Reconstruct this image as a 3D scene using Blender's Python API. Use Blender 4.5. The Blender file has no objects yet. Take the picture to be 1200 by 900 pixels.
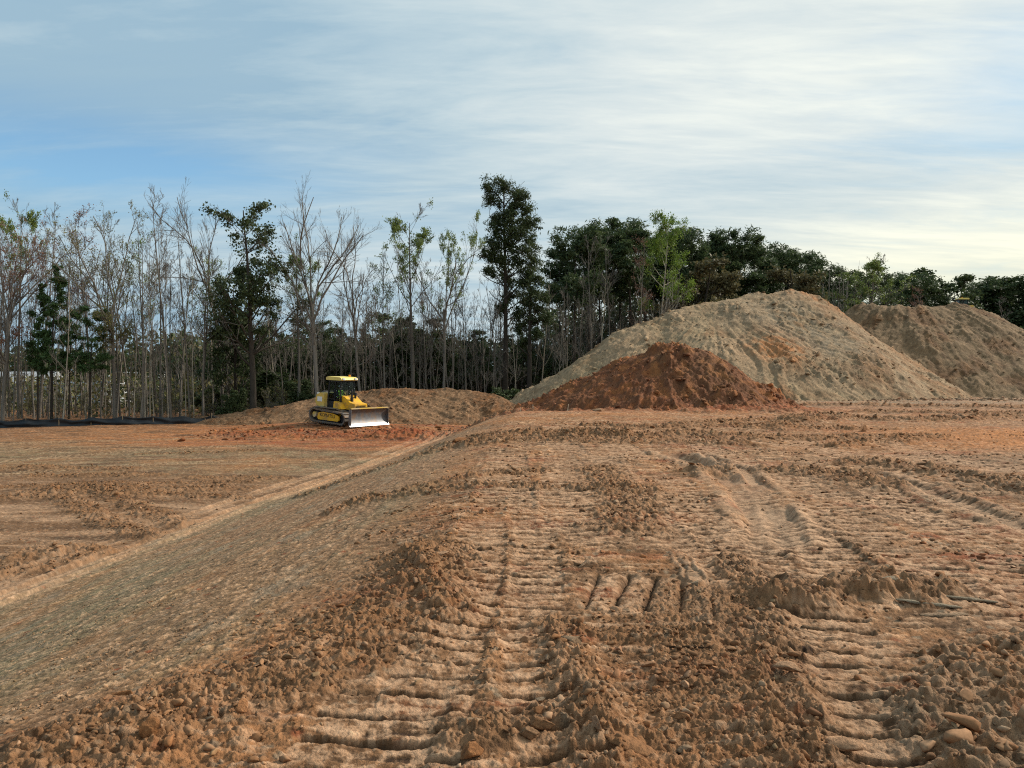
import bpy, math, random
import numpy as np
from mathutils import Vector, Matrix

R = math.radians
sc = bpy.context.scene
col = sc.collection

# ------------------------------------------------------------------ camera
EYE = 1.6
cam_d = bpy.data.cameras.new('camera')
cam = bpy.data.objects.new('camera', cam_d)
col.objects.link(cam)
cam_d.sensor_width = 36.0
cam_d.lens = 36.0 * 895.0 / 1200.0
cam.location = (0, 0, EYE)
cam.rotation_euler = (R(90 - 0.64), 0, 0)
cam_d.clip_start = 0.05
cam_d.clip_end = 9000
sc.camera = cam

# ------------------------------------------------------------------ light
SUN_EL, SUN_AZ = 33.0, 66.0          # azimuth clockwise from +Y (straight ahead)
sv = Vector((math.sin(R(SUN_AZ)) * math.cos(R(SUN_EL)), math.cos(R(SUN_AZ)) * math.cos(R(SUN_EL)), math.sin(R(SUN_EL))))
sun_d = bpy.data.lights.new('sun', 'SUN')
sun_d.energy = 2.9
sun_d.angle = R(7)
sun_d.color = (1.0, 0.92, 0.80)
sun = bpy.data.objects.new('sun', sun_d)
sun.rotation_euler = sv.to_track_quat('Z', 'Y').to_euler()
col.objects.link(sun)

world = bpy.data.worlds.new('World')
sc.world = world
world.use_nodes = True
nt = world.node_tree
nt.nodes.clear()


def N(nt, typ, **kw):
    n = nt.nodes.new(typ)
    for k, v in kw.items():
        setattr(n, k, v)
    return n


def setin(nt, sock, v):
    if hasattr(v, 'is_output') or isinstance(v, bpy.types.NodeSocket):
        nt.links.new(v, sock)
    else:
        sock.default_value = v


def math_n(nt, op, a, b=None, c=None, clamp=False):
    n = N(nt, 'ShaderNodeMath', operation=op, use_clamp=clamp)
    setin(nt, n.inputs[0], a)
    if b is not None:
        setin(nt, n.inputs[1], b)
    if c is not None:
        setin(nt, n.inputs[2], c)
    return n.outputs[0]


def mix_c(nt, f, a, b, blend='MIX'):
    n = N(nt, 'ShaderNodeMix', data_type='RGBA', blend_type=blend)
    setin(nt, n.inputs[0], f)
    setin(nt, n.inputs[6], a if not isinstance(a, tuple) else (*a[:3], 1))
    setin(nt, n.inputs[7], b if not isinstance(b, tuple) else (*b[:3], 1))
    return n.outputs[2]


def noise_n(nt, vec, scale, detail=4, rough=0.55, dist=0.0, w=None):
    n = N(nt, 'ShaderNodeTexNoise')
    if w is not None:
        n.noise_dimensions = '4D'
        n.inputs['W'].default_value = w
    setin(nt, n.inputs['Vector'], vec)
    n.inputs['Scale'].default_value = scale
    n.inputs['Detail'].default_value = detail
    n.inputs['Roughness'].default_value = rough
    n.inputs['Distortion'].default_value = dist
    return n.outputs['Fac']


def ramp_n(nt, fac, stops, interp='LINEAR'):
    n = N(nt, 'ShaderNodeValToRGB')
    cr = n.color_ramp
    cr.interpolation = interp
    while len(cr.elements) < len(stops):
        cr.elements.new(0.5)
    for e, (p, c) in zip(cr.elements, stops):
        e.position = p
        e.color = (*c, 1) if isinstance(c, tuple) else (c, c, c, 1)
    setin(nt, n.inputs[0], fac)
    return n.outputs[0]


def smooth_n(nt, x, lo, hi):
    n = N(nt, 'ShaderNodeMapRange', interpolation_type='SMOOTHSTEP')
    setin(nt, n.inputs[0], x)
    n.inputs[1].default_value = lo
    n.inputs[2].default_value = hi
    return n.outputs[0]


def build_sky():
    sky = N(nt, 'ShaderNodeTexSky', sky_type='NISHITA')
    sky.sun_disc = False
    sky.sun_elevation = R(SUN_EL)
    sky.sun_rotation = R(SUN_AZ)
    sky.air_density = 1.0
    sky.dust_density = 0.6
    sky.ozone_density = 1.5
    tc = N(nt, 'ShaderNodeTexCoord')
    d = tc.outputs['Generated']
    sep = N(nt, 'ShaderNodeSeparateXYZ')
    nt.links.new(d, sep.inputs[0])
    X, Y, Z = sep.outputs
    zc = math_n(nt, 'MAXIMUM', Z, 0.0)
    inv = math_n(nt, 'DIVIDE', 1.0, math_n(nt, 'ADD', zc, 0.13))
    u = math_n(nt, 'MULTIPLY', X, inv)
    v = math_n(nt, 'MULTIPLY', Y, inv)
    cmb = N(nt, 'ShaderNodeCombineXYZ')
    nt.links.new(u, cmb.inputs[0]); nt.links.new(v, cmb.inputs[1])
    mp = N(nt, 'ShaderNodeMapping')
    mp.inputs['Rotation'].default_value = (0, 0, R(-18))
    mp.inputs['Scale'].default_value = (0.55, 1.9, 1)
    nt.links.new(cmb.outputs[0], mp.inputs[0])
    P = mp.outputs[0]
    mp2 = N(nt, 'ShaderNodeMapping')
    mp2.inputs['Rotation'].default_value = (0, 0, R(22))
    mp2.inputs['Scale'].default_value = (0.5, 1.4, 1)
    nt.links.new(cmb.outputs[0], mp2.inputs[0])
    n_big = noise_n(nt, mp2.outputs[0], 0.9, 5, 0.55, 0.5, w=3.1)
    n_str = noise_n(nt, P, 2.2, 8, 0.62, 0.7, w=1.7)
    n_fin = noise_n(nt, P, 7.0, 6, 0.6, 0.4, w=5.2)
    az = math_n(nt, 'ARCTAN2', X, Y)                    # 0 straight ahead, + to the right
    el = math_n(nt, 'ARCSINE', Z)

    def blob(a0, e0, sa, se):
        da = math_n(nt, 'DIVIDE', math_n(nt, 'SUBTRACT', az, R(a0)), R(sa))
        de = math_n(nt, 'DIVIDE', math_n(nt, 'SUBTRACT', el, R(e0)), R(se))
        q = math_n(nt, 'ADD', math_n(nt, 'MULTIPLY', da, da), math_n(nt, 'MULTIPLY', de, de))
        return math_n(nt, 'POWER', 2.71828, math_n(nt, 'MULTIPLY', q, -1.0))
    # cloud cover: thin in a gap at the left, thinner wisps high on the right
    gap = math_n(nt, 'ADD', blob(-30, 14.0, 16, 3.0), math_n(nt, 'MULTIPLY', blob(35, 18, 10, 5.5), 0.15))
    gap = math_n(nt, 'ADD', gap, math_n(nt, 'MULTIPLY', blob(-34, 25, 16, 3.5), 0.10))
    cov = math_n(nt, 'SUBTRACT', 1.04, math_n(nt, 'MULTIPLY', gap, 1.05))
    cov = math_n(nt, 'ADD', cov, math_n(nt, 'MULTIPLY', math_n(nt, 'SUBTRACT', n_str, 0.5), math_n(nt, 'ADD', 0.5, math_n(nt, 'MULTIPLY', gap, 1.3))))
    cov = math_n(nt, 'MINIMUM', math_n(nt, 'MAXIMUM', cov, 0.06), 1.0)
    # cloud brightness
    lum = math_n(nt, 'MULTIPLY', smooth_n(nt, az, R(-32), R(30)), 0.52)
    lum = math_n(nt, 'ADD', lum, math_n(nt, 'MULTIPLY', blob(14, 20, 22, 5.5), 0.30))
    lum = math_n(nt, 'ADD', lum, math_n(nt, 'MULTIPLY', blob(31, 8.5, 20, 4.5), 0.30))
    lum = math_n(nt, 'SUBTRACT', lum, math_n(nt, 'MULTIPLY', blob(16, 12.5, 22, 2.6), 0.22))
    lum = math_n(nt, 'ADD', lum, math_n(nt, 'MULTIPLY', blob(-24, 7, 24, 3.6), 0.26))
    lum = math_n(nt, 'ADD', lum, math_n(nt, 'MULTIPLY', math_n(nt, 'SUBTRACT', n_big, 0.5), 0.75))
    lum = math_n(nt, 'ADD', lum, math_n(nt, 'MULTIPLY', math_n(nt, 'SUBTRACT', n_str, 0.5), 0.85))
    lum = math_n(nt, 'ADD', lum, math_n(nt, 'MULTIPLY', math_n(nt, 'SUBTRACT', n_fin, 0.5), 0.35), clamp=True)
    cc = ramp_n(nt, lum, [(0.0, (0.21, 0.31, 0.385)), (0.3, (0.32, 0.40, 0.44)), (0.6, (0.45, 0.495, 0.495)), (1.0, (0.66, 0.665, 0.59))])
    warm = math_n(nt, 'MULTIPLY', math_n(nt, 'SUBTRACT', 1.0, smooth_n(nt, el, R(2), R(15))), smooth_n(nt, az, R(-6), R(30)))
    cc = mix_c(nt, math_n(nt, 'MULTIPLY', warm, 0.9), cc, mix_c(nt, 1.0, cc, (1.04, 0.985, 0.80), 'MULTIPLY'))
    ccs = N(nt, 'ShaderNodeVectorMath', operation='SCALE')
    nt.links.new(cc, ccs.inputs[0]); ccs.inputs['Scale'].default_value = 10.0
    sk = mix_c(nt, 1.0, sky.outputs[0], (0.78, 0.98, 1.0), 'MULTIPLY')
    colr = mix_c(nt, cov, sk, ccs.outputs[0])
    bg = N(nt, 'ShaderNodeBackground')
    bg.inputs['Strength'].default_value = 0.1
    nt.links.new(colr, bg.inputs[0])
    out = N(nt, 'ShaderNodeOutputWorld')
    nt.links.new(bg.outputs[0], out.inputs[0])


build_sky()
vs = sc.view_settings
vs.view_transform = 'Standard'
vs.look = 'None'
vs.gamma = 1.0
vs.use_curve_mapping = False
vs.exposure = 0.72
sc.cycles.use_denoising = False
sc.cycles.filter_width = 1.15
sc.cycles.sample_clamp_direct = 6
sc.cycles.sample_clamp_indirect = 4
sc.cycles.max_bounces = 5
sc.cycles.diffuse_bounces = 3

# ------------------------------------------------------------------ numeric noise
F32 = np.float32


def _hash(ix, iy, seed):
    h = (ix.astype(np.int64) * 374761393 + iy.astype(np.int64) * 668265263 + seed * 2147483647) & 0xFFFFFFFF
    h = ((h ^ (h >> 13)) * 1274126177) & 0xFFFFFFFF
    h = ((h ^ (h >> 16)) * 2246822519) & 0xFFFFFFFF
    return (h ^ (h >> 15)) & 0xFFFFFFFF


def rnd(ix, iy, seed):
    return (_hash(ix, iy, seed) / 4294967296.0).astype(F32)


def vnoise(x, y, seed=0):
    """gradient noise, about -0.7..0.7"""
    x0 = np.floor(x); y0 = np.floor(y)
    fx = (x - x0).astype(F32); fy = (y - y0).astype(F32)
    ix = x0.astype(np.int64); iy = y0.astype(np.int64)
    ux = fx * fx * fx * (fx * (fx * 6 - 15) + 10)
    uy = fy * fy * fy * (fy * (fy * 6 - 15) + 10)

    def g(dx, dy):
        a = rnd(ix + dx, iy + dy, seed) * F32(2 * math.pi)
        return np.cos(a) * (fx - dx) + np.sin(a) * (fy - dy)
    a = g(0, 0); b = g(1, 0); c = g(0, 1); d = g(1, 1)
    return a + (b - a) * ux + (c - a) * uy + (a - b - c + d) * ux * uy


def fbm(x, y, octs, seed=0, gain=0.5, lac=2.03):
    s = 0; a = 1.0
    for o in range(octs):
        s = s + a * vnoise(x, y, seed + o * 17)
        x = x * lac + 13.7; y = y * lac - 7.1
        a *= gain
    return s


def worley(x, y, seed=0):
    """F1 distance (0..~1) and the cell's random value"""
    ix = np.floor(x).astype(np.int64); iy = np.floor(y).astype(np.int64)
    best = np.full(x.shape, 9.0, F32); idv = np.zeros(x.shape, F32)
    for dx in (-1, 0, 1):
        for dy in (-1, 0, 1):
            cx = ix + dx; cy = iy + dy
            px = cx + rnd(cx, cy, seed); py = cy + rnd(cx, cy, seed + 1)
            d = ((px - x) ** 2 + (py - y) ** 2).astype(F32)
            m = d < best
            best = np.where(m, d, best)
            idv = np.where(m, rnd(cx, cy, seed + 2), idv)
    return np.sqrt(best), idv


def chips(x, y, size, seed, crack=3.0, tilt=0.9):
    """broken flat-topped plates of clay: each cell its own tilt and level, cracks between; 0..~1"""
    wx = x / size + 0.35 * vnoise(x / size * 1.3, y / size * 1.3, seed + 5)
    wy = y / size + 0.35 * vnoise(x / size * 1.3 + 31, y / size * 1.3, seed + 6)
    ix = np.floor(wx).astype(np.int64); iy = np.floor(wy).astype(np.int64)
    b1 = np.full(x.shape, 9.0, F32); b2 = np.full(x.shape, 9.0, F32)
    ox = np.zeros(x.shape, F32); oy = np.zeros(x.shape, F32); a = np.zeros(x.shape, F32); lv = np.zeros(x.shape, F32)
    for dx in (-1, 0, 1):
        for dy in (-1, 0, 1):
            cx = ix + dx; cy = iy + dy
            qx = (wx - cx - rnd(cx, cy, seed)).astype(F32); qy = (wy - cy - rnd(cx, cy, seed + 1)).astype(F32)
            d = np.sqrt(qx * qx + qy * qy)
            m = d < b1
            b2 = np.where(m, b1, np.minimum(b2, d)); b1 = np.where(m, d, b1)
            ox = np.where(m, qx, ox); oy = np.where(m, qy, oy)
            r_ = rnd(cx, cy, seed + 2)
            a = np.where(m, r_ * 6.283, a); lv = np.where(m, (r_ * 7.31) % 1.0, lv)
    edge = np.clip((b2 - b1) * crack, 0, 1)
    return (edge ** 0.7 * np.clip(0.25 + 0.6 * lv + tilt * (ox * np.cos(a) + oy * np.sin(a)), 0, 1.3)).astype(F32), lv


def lumps(x, y, size, seed, dens=0.7):
    """rounded clods of the given spacing; height 0..1"""
    wx = x + 0.3 * size * vnoise(x / size * 1.7, y / size * 1.7, seed + 5)
    wy = y + 0.3 * size * vnoise(x / size * 1.7 + 31, y / size * 1.7, seed + 6)
    d, i = worley(wx / size, wy / size, seed)
    r = 0.25 + 0.42 * i
    h = np.maximum(0, 1 - (d / r) ** 2) ** 0.75 * r * 1.4
    return np.where(i > 1 - dens, h, 0).astype(F32)


def sstep(x, lo, hi):
    t = np.clip((x - lo) / (hi - lo), 0, 1)
    return t * t * (3 - 2 * t)


def pline_dist(x, y, pts):
    """distance to a polyline, arc length along it, signed side (+ right of travel)"""
    best = np.full(x.shape, 1e9, F32); arc = np.zeros(x.shape, F32); side = np.zeros(x.shape, F32)
    s0 = 0
    for (ax, ay), (bx, by) in zip(pts[:-1], pts[1:]):
        L = math.hypot(bx - ax, by - ay); tx, ty = (bx - ax) / L, (by - ay) / L
        t = np.clip((x - ax) * tx + (y - ay) * ty, 0, L)
        qx = x - (ax + t * tx); qy = y - (ay + t * ty)
        d = np.sqrt(qx * qx + qy * qy)
        m = d < best
        best = np.where(m, d, best).astype(F32)
        arc = np.where(m, s0 + t, arc).astype(F32)
        side = np.where(m, np.sign(qx * ty - qy * tx) * d, side).astype(F32)
        s0 += L
    return best, arc, side


def gp(px, py, z=0.0):
    """a point of the level z seen at a pixel of the 1200 x 900 photograph"""
    d = (EYE - z) * 895.0 / (py - 440.0)
    return ((px - 600.0) / 895.0 * d, d)


def at(px, py, Y):
    return ((px - 600.0) / 895.0 * Y, Y, EYE + (440.0 - py) / 895.0 * Y)


# ------------------------------------------------------------------ the lie of the land
CREST = ([-40, 0, 2.6, 3.4, 4.0, 4.8, 6.8, 9.0, 12, 20, 32, 45, 60, 200], [-4.5, -4.0, -3.0, -2.35, -1.75, -1.25, -0.95, -0.95, -0.8, -0.7, -0.2, 1.5, 6, 30])
TOE = ([-40, 0, 11.6, 20, 32, 42, 50, 60, 200], [-11, -8.9, -7.9, -6.9, -5.2, -3.9, -1.5, 3, 26])
PAD = -1.8


def base_h(x, y):
    xc = np.interp(y, *CREST); xt = np.interp(y, *TOE)
    t = np.clip((xc + 0.35 - x) / (xc + 0.35 - xt), 0, 1)
    s = t + 0.06 * np.sin(2 * np.pi * t) * -1.0
    h = PAD * s
    # the bench sinks a little toward its far end on the left, and rolls gently
    h = h + 0.10 * fbm(x * 0.13, y * 0.13, 3, 40) * sstep(y, 8, 20)
    h = h - 0.35 * sstep(y, 33, 40) * (1 - sstep(x, 2, 9)) * (1 - t)
    # beyond the working area the ground falls away very slightly
    h = h - 0.6 * sstep(y, 70, 120) * sstep(-x, -20, 10)
    h = h + 0.38 * np.exp(-((x + 10.5) / 7.0) ** 2 - ((y - 49.0) / 4.2) ** 2)
    return h.astype(F32)
# clod berms: polyline, half width, height, clod size
BERMS = [
    ([gp(486, 648), gp(500, 690), gp(528, 725)], 0.17, 0.13, 0.085),
    ([gp(505, 650), gp(470, 700), gp(400, 760), gp(330, 790), gp(230, 820), gp(120, 880)], 0.42, 0.07, 0.075),
    ([gp(655, 735), gp(665, 790), gp(690, 850), gp(700, 930)], 0.13, 0.075, 0.075),
    ([gp(560, 870), gp(620, 855), gp(690, 850)], 0.14, 0.06, 0.07),
    ([gp(860, 660), gp(885, 700), gp(905, 760), gp(930, 830), gp(950, 930)], 0.16, 0.07, 0.07),
    ([gp(925, 712), gp(975, 700), gp(1040, 694), gp(1075, 700)], 0.24, 0.24, 0.13),
    ([gp(1240, 770), gp(1150, 810), gp(1130, 860), gp(1180, 930)], 0.30, 0.09, 0.12),
    ([gp(690, 745), gp(760, 752), gp(850, 745)], 0.09, 0.03, 0.05),
    ([gp(800, 700), gp(830, 780), gp(850, 860), gp(860, 930)], 0.30, 0.03, 0.06),
    ([gp(700, 550), gp(740, 590), gp(735, 620)], 0.35, 0.03, 0.10),
    ([gp(830, 555), gp(840, 552)], 0.35, 0.14, 0.12),
    ([gp(925, 555), gp(990, 560), gp(1030, 570)], 0.4, 0.10, 0.14),
    ([gp(1010, 545), gp(1100, 555), gp(1200, 575), gp(1300, 600)], 0.45, 0.13, 0.15),
    ([gp(930, 496), gp(1000, 492), gp(1100, 493), gp(1180, 490)], 0.7, 0.16, 0.25),
    ([gp(850, 500), gp(900, 503), gp(960, 492)], 0.6, 0.10, 0.2),
    ([(-6, 41.5), (-3, 42.0), (0, 40.5), (5, 37.6), (9, 35), (12, 34.8)], 1.5, 0.42, 0.3),
    ([(-15.5, 43.6), (-10.5, 42.2), (-6, 41.6)], 1.3, 0.16, 0.25),
    ([gp(30, 655, PAD), gp(75, 648, PAD)], 0.45, 0.20, 0.16),
    ([gp(110, 650, PAD), gp(60, 664, PAD), gp(0, 672, PAD)], 0.35, 0.05, 0.12),
    ([gp(70, 583, PAD), gp(120, 612, PAD), gp(175, 630, PAD)], 0.35, 0.12, 0.14),
    ([gp(110, 580, PAD), gp(170, 600, PAD), gp(210, 616, PAD)], 0.35, 0.10, 0.14),
    ([gp(60, 575, PAD), gp(150, 577, PAD), gp(260, 575, PAD)], 0.6, 0.08, 0.2),
]
# track prints: path, half width, shoe pitch, depth, seed, strength
T = lambda *p: [gp(*q) for q in p]
_rb = random.Random(17)
for _i in range(22):
    _y = 6.5 * (46 / 6.5) ** _rb.random(); _x = _rb.uniform(-0.2, 0.62) * _y + 0.5; _a = _rb.uniform(-0.5, 0.5); _l = _rb.uniform(0.5, 2.2) * (0.5 + _y / 14)
    if math.hypot(_x - 3.0, _y - 10) < 3.2 or _y < 8.5:
        continue
    BERMS.append(([(_x - _l * math.cos(_a), _y - _l * math.sin(_a)), (_x, _y + _rb.uniform(-.15, .15)), (_x + _l * math.cos(_a), _y + _l * math.sin(_a))], _rb.uniform(0.10, 0.2) * (0.6 + _y / 16), _rb.uniform(0.02, 0.055) * (0.6 + _y / 14), 0.06 + 0.005 * _y))
for _i in range(12):
    _y = _rb.uniform(14, 40); _x = -8.5 + (_y - 14) * 0.08 - _rb.uniform(0.5, 0.55 * _y); _a = _rb.uniform(-0.3, 0.3); _l = _rb.uniform(1, 3)
    BERMS.append(([(_x - _l * math.cos(_a), _y - _l * math.sin(_a)), (_x + _l * math.cos(_a), _y + _l * math.sin(_a))], _rb.uniform(0.2, 0.45), _rb.uniform(0.03, 0.08), 0.14))
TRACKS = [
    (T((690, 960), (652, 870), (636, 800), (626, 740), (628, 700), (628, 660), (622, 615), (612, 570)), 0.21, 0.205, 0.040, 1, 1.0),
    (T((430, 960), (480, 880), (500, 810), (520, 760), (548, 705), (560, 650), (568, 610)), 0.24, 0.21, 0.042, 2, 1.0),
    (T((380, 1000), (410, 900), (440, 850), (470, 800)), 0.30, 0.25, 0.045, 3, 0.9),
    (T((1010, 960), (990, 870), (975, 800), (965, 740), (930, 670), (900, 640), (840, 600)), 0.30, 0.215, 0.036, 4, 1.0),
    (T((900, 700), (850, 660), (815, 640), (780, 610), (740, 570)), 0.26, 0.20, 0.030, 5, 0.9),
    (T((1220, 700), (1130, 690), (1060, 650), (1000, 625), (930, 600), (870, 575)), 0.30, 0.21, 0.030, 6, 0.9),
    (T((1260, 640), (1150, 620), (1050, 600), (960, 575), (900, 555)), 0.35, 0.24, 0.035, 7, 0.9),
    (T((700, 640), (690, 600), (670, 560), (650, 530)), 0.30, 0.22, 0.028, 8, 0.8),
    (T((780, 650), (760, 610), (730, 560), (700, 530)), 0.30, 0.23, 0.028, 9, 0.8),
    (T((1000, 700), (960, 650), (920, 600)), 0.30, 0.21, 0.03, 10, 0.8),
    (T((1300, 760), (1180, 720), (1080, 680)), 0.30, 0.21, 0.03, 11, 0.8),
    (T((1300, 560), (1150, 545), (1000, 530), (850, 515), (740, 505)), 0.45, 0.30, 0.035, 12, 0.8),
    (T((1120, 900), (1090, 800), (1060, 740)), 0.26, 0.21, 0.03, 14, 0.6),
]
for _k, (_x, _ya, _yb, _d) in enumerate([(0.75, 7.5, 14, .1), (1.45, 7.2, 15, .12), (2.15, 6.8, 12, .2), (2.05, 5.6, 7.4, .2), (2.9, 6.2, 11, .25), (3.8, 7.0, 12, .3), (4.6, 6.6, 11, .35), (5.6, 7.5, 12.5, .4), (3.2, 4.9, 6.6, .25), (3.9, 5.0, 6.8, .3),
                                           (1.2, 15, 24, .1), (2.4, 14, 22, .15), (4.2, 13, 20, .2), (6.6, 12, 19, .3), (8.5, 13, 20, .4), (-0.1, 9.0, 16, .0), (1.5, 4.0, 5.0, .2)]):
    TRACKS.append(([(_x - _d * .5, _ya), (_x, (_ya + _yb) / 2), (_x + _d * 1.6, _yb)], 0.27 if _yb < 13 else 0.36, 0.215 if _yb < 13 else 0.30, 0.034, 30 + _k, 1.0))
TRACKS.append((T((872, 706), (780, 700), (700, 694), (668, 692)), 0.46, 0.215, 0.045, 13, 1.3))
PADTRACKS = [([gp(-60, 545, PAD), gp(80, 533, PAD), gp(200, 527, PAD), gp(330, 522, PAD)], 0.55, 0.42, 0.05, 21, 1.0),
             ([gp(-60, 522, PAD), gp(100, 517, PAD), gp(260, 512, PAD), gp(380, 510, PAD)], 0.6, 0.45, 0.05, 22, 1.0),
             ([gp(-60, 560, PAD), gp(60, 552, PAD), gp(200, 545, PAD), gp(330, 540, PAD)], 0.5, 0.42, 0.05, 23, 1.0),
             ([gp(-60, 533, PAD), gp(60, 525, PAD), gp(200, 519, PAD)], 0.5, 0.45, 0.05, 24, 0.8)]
# smooth wheel ruts: path, half width, depth, paleness
RUTS = [
    (T((770, 528), (830, 547), (868, 572), (893, 605), (905, 650)), 0.24, 0.07),
    (T((815, 530), (870, 552), (905, 582), (925, 620), (935, 650)), 0.15, 0.05),
    (T((1010, 552), (1080, 572), (1150, 598), (1230, 630)), 0.16, 0.05),
    (T((1090, 552), (1150, 570), (1230, 592)), 0.16, 0.05),
    (T((790, 640), (805, 665), (828, 715), (835, 745)), 0.05, -0.035),
]
XT = lambda y, o: (float(np.interp(y, *TOE)) + o, y)
for o, w, dp in ((0.0, 0.13, 0.06), (0.60, 0.12, 0.06), (-0.75, 0.12, 0.04)):
    RUTS.append(([XT(y, o * (1 if y > 9 else .8)) for y in (2, 8, 11.6, 15, 20, 26, 32, 40, 46)], w, dp))

TAN = np.array((0.285, 0.144, 0.067), F32); BROWN = np.array((0.120, 0.064, 0.031), F32)
ORANGE = np.array((0.35, 0.138, 0.046), F32); RED = np.array((0.225, 0.062, 0.024), F32)
GREEN = np.array((0.190, 0.150, 0.082), F32); PALE = np.array((0.50, 0.305, 0.180), F32)
GREY = np.array((0.25, 0.195, 0.13), F32)


def lerp3(c, k, w):
    return c + (k - c) * w[..., None]


def blobw(x, y, cx, cy, rx, ry):
    return np.exp(-(((x - cx) / rx) ** 2 + ((y - cy) / ry) ** 2))


def terrain(x, y):
    """height and soil colour of the ground at points x, y"""
    x = x.astype(np.float64); y = y.astype(np.float64)
    r = np.sqrt(x * x + y * y)
    near = r < 110
    h = base_h(x, y)
    colr = np.empty(x.shape + (3,), F32); colr[:] = TAN
    xn, yn = x[near], y[near]
    if xn.size == 0:
        return h, colr
    rn = r[near]
    xc = np.interp(yn, *CREST); xt = np.interp(yn, *TOE)
    tt = (xc - xn) / (xc - xt)                        # 0 crest, 1 toe
    on_slope = (sstep(tt, 0.0, 0.14) * (1 - sstep(tt, 0.97, 1.03))).astype(F32)
    on_pad = sstep(tt, 0.98, 1.04).astype(F32)
    bench = 1 - sstep(tt, -0.05, 0.12)
    bench = bench.astype(F32)
    # noises
    n_lo = fbm(xn * 0.35, yn * 0.35, 4, 100)
    n_md = fbm(xn * 1.6, yn * 1.6, 5, 120, 0.55)
    n_hi = fbm(xn * 9, yn * 9, 5, 140, 0.62)
    n_hi2 = fbm(xn * 30, yn * 30, 3, 160, 0.6)
    fade_hi = 1.0
    # streaks that follow the slope's contour
    ang = 0.10
    sx = xn - np.interp(yn, *TOE); 
    stre = fbm(sx * 5.0, yn * 0.9, 5, 180, 0.6)
    stre2 = fbm(sx * 14.0, yn * 3.2, 3, 190, 0.6)
    # generic across-striping left by many passes of a tracked machine
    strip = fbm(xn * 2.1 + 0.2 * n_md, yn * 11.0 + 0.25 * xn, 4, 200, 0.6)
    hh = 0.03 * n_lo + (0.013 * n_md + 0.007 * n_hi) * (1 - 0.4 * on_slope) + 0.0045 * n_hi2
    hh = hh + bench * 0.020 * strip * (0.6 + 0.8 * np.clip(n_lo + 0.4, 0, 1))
    hh = hh + on_slope * (0.014 * stre + 0.010 * stre2)
    hh = hh + bench * sstep(rn, 6, 14) * (0.030 * fbm(xn * 0.7, yn * 1.9, 4, 205, 0.6) + 0.02 * fbm(xn * 3.0, yn * 4.0, 3, 206, 0.6))
    c_small = lumps(xn, yn, 0.055, 300, 0.55)
    c_mid = lumps(xn, yn, 0.14, 310, 0.45)
    cl = np.clip(0.35 + 1.3 * fbm(xn * 0.8, yn * 0.8, 4, 330), 0, 1)
    hh = hh + cl * (1 - 0.6 * on_slope) * (0.008 * c_small + 0.013 * c_mid) * (0.55 + 0.45 * (1 - on_pad))
    c_big = lumps(xn, yn, 0.34, 320, 0.22)
    ch1, lv1 = chips(xn, yn, 0.11, 340); ch2, lv2 = chips(xn, yn * 1.4, 0.26, 350, 4.0)
    clb = np.clip(0.45 + 1.5 * fbm(xn * 0.7 + 3, yn * 0.9, 4, 335), 0, 1)
    ch3, lv3 = chips(xn, yn, 0.035, 360, 3.0, 1.1)
    hh = hh + (clb * (0.009 * ch1 + 0.011 * ch2) * (1 - 0.5 * on_pad) * (1 - 0.6 * on_slope) + 0.007 * ch3 * (0.35 + 0.65 * clb)).astype(F32)
    hh = hh + 0.015 * c_big * np.clip(cl - 0.3, 0, 1) * (rn > 6)
    # colour base
    c = np.empty(xn.shape + (3,), F32); c[:] = TAN
    mott = fbm(xn * 0.9, yn * 2.2, 5, 210, 0.6)
    c = lerp3(c, BROWN, np.clip(0.42 + 0.9 * n_lo + 1.1 * n_md + 1.0 * mott, 0, 1) * 0.85)
    c = lerp3(c, ORANGE, np.clip(0.15 + 1.5 * fbm(xn * 0.5 + 9, yn * 0.5, 4, 400), 0, 1) * 0.55)
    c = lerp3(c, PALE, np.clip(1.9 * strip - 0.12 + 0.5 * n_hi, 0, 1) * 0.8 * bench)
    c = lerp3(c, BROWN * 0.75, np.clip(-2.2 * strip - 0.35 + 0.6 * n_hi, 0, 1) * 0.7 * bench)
    c = lerp3(c, RED, np.clip(2.2 * fbm(xn * 1.3 + 5, yn * 2.6, 4, 405) - 0.5, 0, 1) * 0.75 * bench)
    # slope
    cs = np.empty_like(c); cs[:] = (TAN * 0.55 + BROWN * 0.40 + GREY * 0.12)
    gw = np.clip(0.35 + 0.9 * fbm(sx * 0.45, yn * 0.12, 4, 420) * 1.6 + 0.8 * stre, 0, 1) * 0.8
    gw = np.clip(gw + 0.35 * blobw(xn, yn, -5.0, 6.5, 3.0, 4.0) - 0.25 * sstep(yn, 14, 26), 0, 1)
    cs = lerp3(cs, GREEN, gw)
    cs = lerp3(cs, ORANGE, np.clip(1.8 * fbm(sx * 1.1, yn * 0.15, 3, 430) - 0.18, 0, 1) * 0.45)
    cs = lerp3(cs, PALE, np.clip(0.6 * stre2 - 0.15 + 1.4 * n_hi + 1.3 * n_hi2, 0, 1) * 0.55)
    cs = lerp3(cs, BROWN * 0.7, np.clip(-0.6 * stre2 - 0.2 + 1.5 * fbm(xn * 11 + 40, yn * 9, 4, 435, 0.65), 0, 1) * 0.7)
    cs = lerp3(cs, GREY, np.clip(2.2 * fbm(sx * 2.0, yn * 0.7, 4, 440) - 0.45, 0, 1) * 0.7)
    c = lerp3(c, cs, on_slope)
    # lower pad: bands of red clay, olive and brown across it
    cp = np.empty_like(c); cp[:] = BROWN * 0.75 + TAN * 0.25
    wob = yn + 2.2 * n_lo + 0.12 * xn
    wolive = sstep(wob, 22, 27) * (1 - sstep(wob, 36, 40))
    cp = lerp3(cp, GREEN * 0.95, (wolive * np.clip(0.6 + n_md, 0, 1) * 0.75).astype(F32))
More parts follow.
